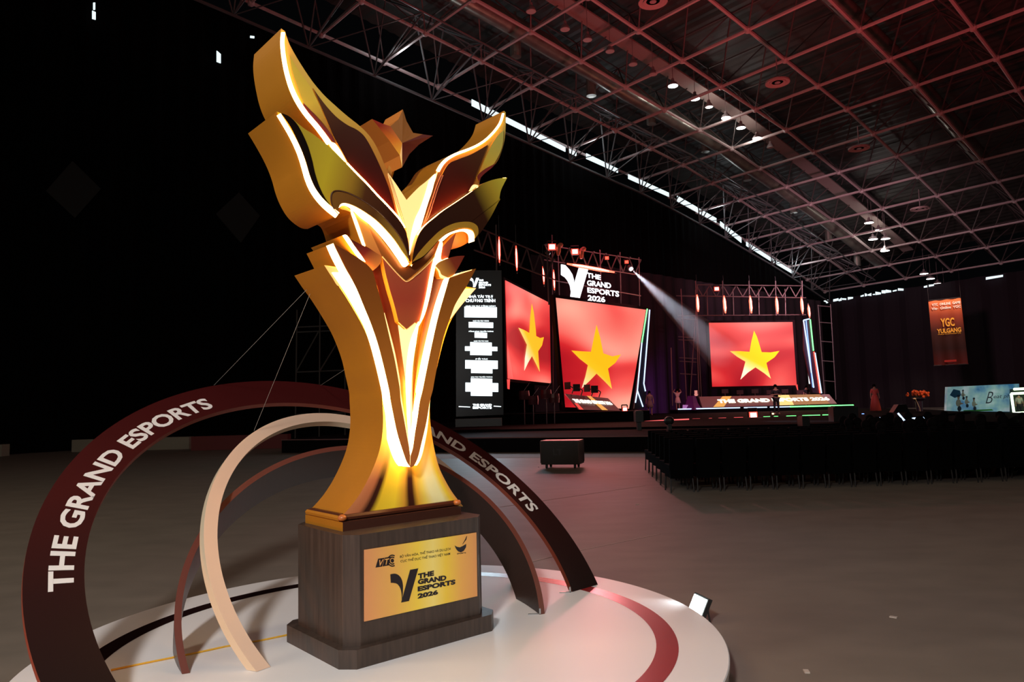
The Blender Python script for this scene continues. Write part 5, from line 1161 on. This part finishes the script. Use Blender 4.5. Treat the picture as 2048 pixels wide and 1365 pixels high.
for i in range(20): m.tube(c+AZ*1.08, c+Vector((rnd.uniform(-.55, .6), rnd.uniform(-.2, .2), 1.3)), .012, 4)
m.build('stems', mat('leaf_dark', (.04, .06, .02), .6), fo)
light('lectern_warm', 'SPOT', c+Vector((0, -4, 4)), c+AZ*1.2, 500, (1, .5, .3), size=.2, angle=30)
# front lit lamp case & black box in the crowd
for (px, py, Y, w_, h_, lab) in ((1687, 838, 30, 1.0, .95, 'large black equipment box at the stage end above the audience'), (1607, 844, 28, .28, .35, 'small black box on the stage front lip'), (1338, 842, 28, .26, .24, 'small round black monitor speaker on the stage front'), (1277, 834, 29, .3, .4, 'black equipment lump at the stage corner below the neon blade')):
    c = at(px, py, Y); m = MB()
    if 'round' in lab: m.ball(c, w_/2+.05, 8, (1.1, 1, .95))
    else: m.box(c, (w_, .5, h_)); m.box(c+AZ*(h_/2+.02), (w_*.8, .4, .05))
    m.box(Vector((c.x, c.y, (c.z-h_/2+ZD)/2)), (w_*.5, .3, max(.02, c.z-h_/2-ZD)))
    tag(m.build('equipment_box', blackm, origin=Vector((c.x, c.y, ZD))), lab, 'equipment')

# standing people on the stage
def standing(arm=0, hgt=1.0, fold=False):
    J = {'pel': (0, 0, .95, .13), 'wai': (0, 0, 1.12, .115), 'che': (0, 0, 1.32, .145), 'nec': (0, 0, 1.48, .055), 'hea': (0, .0, 1.60, .085), 'top': (0, 0, 1.68, .07)}
    E_ = [('pel', 'wai'), ('wai', 'che'), ('che', 'nec'), ('nec', 'hea'), ('hea', 'top')]
    for s, k in ((-1, 'l'), (1, 'r')):
        if arm == 1: el, wr, ha = (s*.34, -.02, 1.50, .04), (s*.22, -.03, 1.68, .03), (s*.2, -.03, 1.75, .03)
        elif fold: el, wr, ha = (s*.30, -.05, 1.14, .045), (s*.06, -.2, 1.16, .035), (-s*.04, -.22, 1.17, .03)
        else: el, wr, ha = (s*.25, 0, 1.14, .045), (s*.27, -.03, .90, .033), (s*.27, -.04, .81, .03)
        J.update({k+'sh': (s*.18, 0, 1.40, .06), k+'el': el, k+'wr': wr, k+'ha': ha, k+'hi': (s*.09, 0, .90, .095), k+'kn': (s*.11, -.01, .5, .06), k+'an': (s*.12, 0, .09, .042), k+'to': (s*.13, -.12, .035, .033)})
        E_ += [('che', k+'sh'), (k+'sh', k+'el'), (k+'el', k+'wr'), (k+'wr', k+'ha'), ('pel', k+'hi'), (k+'hi', k+'kn'), (k+'kn', k+'an'), (k+'an', k+'to')]
    return J, E_
def sub_skin(J, E_, keep, grow, name):
    JJ = {k: (*J[k][:3], J[k][3]*grow) for k in keep}; EE = [e for e in E_ if e[0] in keep and e[1] in keep]
    return skin_mesh(JJ, EE, name, root=keep[0])
skin_m = mat('skin', (.42, .22, .16), .6)
def person(foot, sc, label, top_m, bot_m, arm=0, fold=False, skirt=False, long_dress=False, rz=0, body_m_=None):
    t = empty('person', (0, 0, 0), label, 'person')
    J, E_ = standing(arm, fold=fold)
    mesh_obj('body', skin_mesh(J, E_, 'standing_body'), body_m_ or skin_m, t)
    mesh_obj('top', sub_skin(J, E_, ['pel', 'wai', 'che', 'lsh', 'rsh', 'lel', 'rel'], 1.18, 'top_garment'), top_m, t)
    if skirt or long_dress:
        m = MB(); m.lathe((0, 0, 0), [(.34 if long_dress else .27, .05 if long_dress else .58), (.22, .8), (.15, 1.05)], 16); m.build('skirt', bot_m, t, smooth=True)
    else: mesh_obj('trousers', sub_skin(J, E_, ['pel', 'lhi', 'rhi', 'lkn', 'rkn', 'lan', 'ran'], 1.2, 'trousers'), bot_m, t)
    m = MB(); m.ball((0, .02, 1.645), .105, 8, (1, 1.1, 1.05))
    if skirt: m.ball((0, .06, 1.48), .11, 7, (1.0, .6, 1.7))
    m.build('hair', hair_m, t, smooth=True)
    t.location = foot; t.scale = (sc, sc, sc); t.rotation_euler = (0, 0, rz); return t
whitec = mat('white_cloth', (.7, .55, .52), .8); darkc = mat('dark_navy_cloth', (.012, .01, .018), .8); redc = mat('red_silk', (.7, .10, .09), .6)
def foot_at(px, py, Y, z): p = at(px, py, Y); return Vector((p.x, p.y, z))
person(foot_at(1356, 818, 56.5, .84), .92, 'long-haired woman in a short white dress with raised arms beside the long desk', whitec, whitec, arm=1, skirt=True)
person(foot_at(1554, 833, 44, ZD2), 1.03, 'person in dark clothes standing with folded arms before the long desk', darkc, darkc, fold=True)
person(foot_at(1752, 830, 45, .6), .95, 'person in a bright red costume standing at the right stage end', redc, redc, long_dress=True)
person(foot_at(1300, 820, 50, .62), .95, 'person in a pale dress in the shadow right of the blue neon blade', mat('taupe_cloth', (.25, .15, .15), .8), mat('taupe_cloth'), skirt=True)
person(foot_at(1614, 800, 58.5, .9), .9, 'person in dark clothes half hidden behind the right end of the long desk', darkc, darkc)
light('stage_key', 'SPOT', (16, 34, 9), (14, 55, 1.5), 2600, (1, .5, .55), size=.3, angle=70)
# purple draped table and lamp block by the woman
c = at(1384, 812, 56); m = MB(); m.lathe(Vector((c.x, c.y, .84)), [(.75, 0), (.45, .5), (.3, 1.05)], 4); tag(m.build('draped_table', mat('purple_drape', (.12, .02, .20), .7), origin=Vector((c.x, c.y, .84))), 'purple draped stand beside the left end of the long desk', 'table')
c = at(1392, 787, 56); m = MB(); m.box(c, (.2, .1, .42)); m.box(c-AZ*.1, (.26, .14, .05)); tag(m.build('lit_box', emi('pink_box', (1, .35, .3), .7), origin=c-AZ*.2), 'small upright pink-lit box on the purple draped stand', 'box')
c = at(1374, 815, 55.8); m = MB(); m.prism([c+Vector((-.25, 0, -.1)), c+Vector((.25, 0, -.1)), c+Vector((.2, 0, .15)), c+Vector((-.22, 0, .18))], (0, .4, 0)); tag(m.build('lit_cushion', emi('violet_box', (.6, .22, .6), .6), origin=c-AZ*.1), 'violet-lit low block at the foot of the purple draped stand', 'block')

# drums and gear shadows left of the caster desk
for k, (x, y) in enumerate([(1048, 790), (1066, 800), (1092, 788), (1108, 796)]):
    c = at(x, y, 37.5); m = MB(); m.lathe(c-AZ*.25, [(.26, 0), (.28, .25), (.26, .45)], 12); m.tube(c-AZ*.25, Vector((c.x, c.y, ZD)), .03, 5); m.tube(c+AZ*.2, c+Vector((.3, 0, .6)), .015, 4)
    tag(m.build('stage_drum', mat('drum_shell', (.09, .02, .025), .35), origin=Vector((c.x, c.y, ZD))), 'dim round drum-like equipment piece standing under the angled screen', 'drum', 'dim gear under the angled screen')

# hanging banner
Yb = 70.0
def bn(px, py, off=0): return at(px, py, Yb-off)
BQ = [bn(1868.5, 732), bn(1935.5, 728.5), bn(1921, 595.5), bn(1857, 602)]
t = empty('hanging_banner', BQ[3], 'tall orange and black hanging game banner with yellow lettering on the right', 'banner')
ban_m = grad_mat('banner_print', [(0, (.10, .012, .008)), (.25, (.03, .008, .006)), (.5, (.05, .012, .008)), (.75, (.30, .045, .02)), (1, (.75, .16, .05))], (BQ[0]+BQ[1])/2-BQ[3], (BQ[2]+BQ[3])/2-BQ[3], rough=.6)
fb = bil(BQ[0], BQ[1], BQ[3], BQ[2])
m = MB(); nx, nz = 24, 12; vs = []
for j in range(nz+1):
    for i in range(nx+1):
        a_, b_ = i/nx, j/nz; vs.append(fb(a_, b_)+Vector((0, .06*math.sin(a_*17+b_*1.5)*(1-.5*b_), 0)))
m.add(vs, [(j*(nx+1)+i, j*(nx+1)+i+1, (j+1)*(nx+1)+i+1, (j+1)*(nx+1)+i) for j in range(nz) for i in range(nx)])
m.build('cloth', ban_m, t, smooth=True)
fq = lambda x0, x1, y0, y1: (lambda a, b: fb(x0+(x1-x0)*a, y0+(y1-y0)*b)+Vector((0, -.075, 0)))
m = MB(); text_on(m, 'YGC', fq(.30, .72, .58, .71), .03); text_on(m, 'YULGANG', fq(.16, .90, .485, .555), .04); text_on(m, 'WORLD CHAMPIONSHIP 2025', fq(.18, .88, .462, .478), .01); m.build('title_lettering', mat('banner_yellow', (.95, .42, .05), .5), t)
m = MB(); text_on(m, 'VTC  ONLINE  GAME', fq(.08, .97, .91, .95), .03); text_on(m, 'Vie-  Online  YGC', fq(.06, .97, .85, .89), .03); m.build('header_lettering', mat('banner_white', (.85, .7, .6), .5), t)
m = MB(); m.add([fq(.30, .66, .045, .075)(a, b) for a, b in ((0, 0), (1, 0), (1, 1), (0, 1))], [(0, 1, 2, 3)]); m.build('footer_block', mat('banner_red', (.45, .03, .02), .6), t)
m = MB(); m.tube(BQ[0]-Vector((.05, 0, 0)), BQ[1]+Vector((.05, 0, 0)), .05, 6); m.tube(BQ[3], BQ[2], .05, 6); m.tube(BQ[3], BQ[3]+AZ*4, .012, 4); m.tube(BQ[2], BQ[2]+AZ*4, .012, 4); m.build('rod', alu, t)
light('banner_light', 'SPOT', bn(1888, 560)+Vector((0, -3.5, 2.0)), (BQ[0]+BQ[1])/2*.25+(BQ[2]+BQ[3])/2*.75, 2600, (1, .85, .7), size=.2, angle=60)

# mural with figures
Ym = 44.0
MQ = [at(1893, 834, Ym), at(2044, 830, Ym), at(2038, 768, Ym), at(1895, 774.5, Ym)]
t = empty('mural_panel', (MQ[0]+MQ[1])/2, 'pale blue and green printed mural wall with handwriting and running figures', 'mural')
mur_m = bpy.data.materials.new('mural_print'); mur_m.use_nodes = True; nt = mur_m.node_tree; B = nt.nodes['Principled BSDF']
tc = nt.nodes.new('ShaderNodeTexCoord'); nz_ = nt.nodes.new('ShaderNodeTexNoise'); nz_.inputs['Scale'].default_value = .9; nz_.inputs['Detail'].default_value = 3
rr = nt.nodes.new('ShaderNodeValToRGB'); e = rr.color_ramp.elements; e[0].position = .32; e[0].color = (.03, .15, .35, 1); e[1].position = .68; e[1].color = (.55, .64, .66, 1)
for p, c_ in ((.42, (.16, .34, .45)), (.52, (.26, .45, .46)), (.6, (.42, .55, .60))): q = e.new(p); q.color = (*c_, 1)
nt.links.new(tc.outputs['Object'], nz_.inputs[0]); nt.links.new(nz_.outputs['Fac'], rr.inputs[0]); nt.links.new(rr.outputs[0], B.inputs['Base Color'])
nt.links.new(rr.outputs[0], B.inputs['Emission Color']); B.inputs['Emission Strength'].default_value = .42  # printed wall given its own glow in place of light on it
m = MB(); m.prism(MQ, (0, .25, 0)); m.build('panel', mur_m, t)
fm = bil(MQ[0], MQ[1], MQ[3], MQ[2]); fo_ = lambda a, b: fm(a, b)+Vector((0, -.03, 0))
def mp(pts, mm, name, lab=None):
    m = MB(); m.add([fo_(*p) for p in pts], [tuple(range(len(pts)))]); o = m.build(name, mm, t)
m = MB(); text_on(m, 'B', lambda a, b: fo_(.52+.08*a+.05*b, .40+.38*b), -.01); text_on(m, 'eat phố', lambda a, b: fo_(.62+.28*a+.03*b, .52+.2*b), 0); m.build('handwriting', mat('mural_ink', (.03, .04, .10), .6), t)
mural_dark = mat('mural_navy', (.02, .05, .15), .6); mural_skin = mat('mural_figure', (.65, .45, .38), .6); mural_white = mat('mural_shirt', (.75, .78, .8), .6); mural_green = mat('mural_green', (.05, .40, .08), .6); mural_blue = mat('mural_blue', (.02, .20, .55), .6)
mg = MB(); mw = MB(); md = MB(); ms = MB(); mbl = MB()
mg.add([fo_(*p) for p in ((.22, .14), (.62, .16), (.60, .21), (.22, .20))], [(0, 1, 2, 3)])
mbl.add([fo_(*p) for p in ((.0, .02), (.98, .02), (.98, .10), (.5, .14), (.2, .12), (0, .2))], [tuple(range(6))]); mbl.add([fo_(*p) for p in ((.03, .72), (.08, .92), (.17, .86), (.19, .70), (.1, .62))], [tuple(range(5))])
for (cx, cy, s_) in ((.15, .45, 1.3), (.26, .48, .9), (.36, .40, 1.0), (.21, .72, .8)):
    mf = MB()
    def blob(mi, dx, dy, rx, ry, n=10): mf.add([fo_(cx+dx*s_+rx*s_*math.cos(2*math.pi*i/n), cy+dy*s_+ry*s_*math.sin(2*math.pi*i/n))+Vector((0, -.01-.004*mi, 0)) for i in range(n)], [tuple(range(n))], mi)
    blob(0, 0, 0, .028, .10); blob(1, 0, .14, .014, .05); blob(2, 0, .18, .017, .03); blob(2, .01, -.15, .022, .07); blob(1, .03, -.02, .02, .02)
    mf.build('painted_figure', [mural_white, mural_skin, mural_dark], t)
mg.build('green_field', mural_green, t); mbl.build('blue_shape', mural_blue, t)
# neon booth at the right edge
t = empty('neon_booth', at(2045, 832, 42), 'booth with a glowing pale green neon window frame at the right picture edge', 'booth')
m = MB(); m.path([at(x, y, 42) for x, y in ((2120, 822), (2028, 827), (2022.5, 788), (2120, 783))], .07, 6); m.tube(at(2028, 779, 42), at(2120, 774, 42), .07, 6); m.build('neon_frame', emi('booth_neon', (.75, 1.0, .62), 3.0), t)
m = MB(); m.prism([at(2024, 834, 43.4), at(2120, 831, 43.4), at(2120, 774, 43.4), at(2024, 779, 43.4)], (0, .2, 0)); m.build('booth_wall', mat('booth_dark', (.04, .06, .045), .5), t)
person(foot_at(2041, 838, 42.6, .05), .82, 'person in pale clothes at the neon booth', mat('pale_cloth', (.45, .40, .38), .8), darkc)
bp = at(2050, 836, 42); m = MB(); m.box(Vector((bp.x+.2, 43.0, .1)), (3.2, 2.4, .2)); tag(m.build('booth_platform', skirt_m, origin=Vector((bp.x, 43, 0))), 'low dark platform under the neon booth', 'platform')
#@@END@@
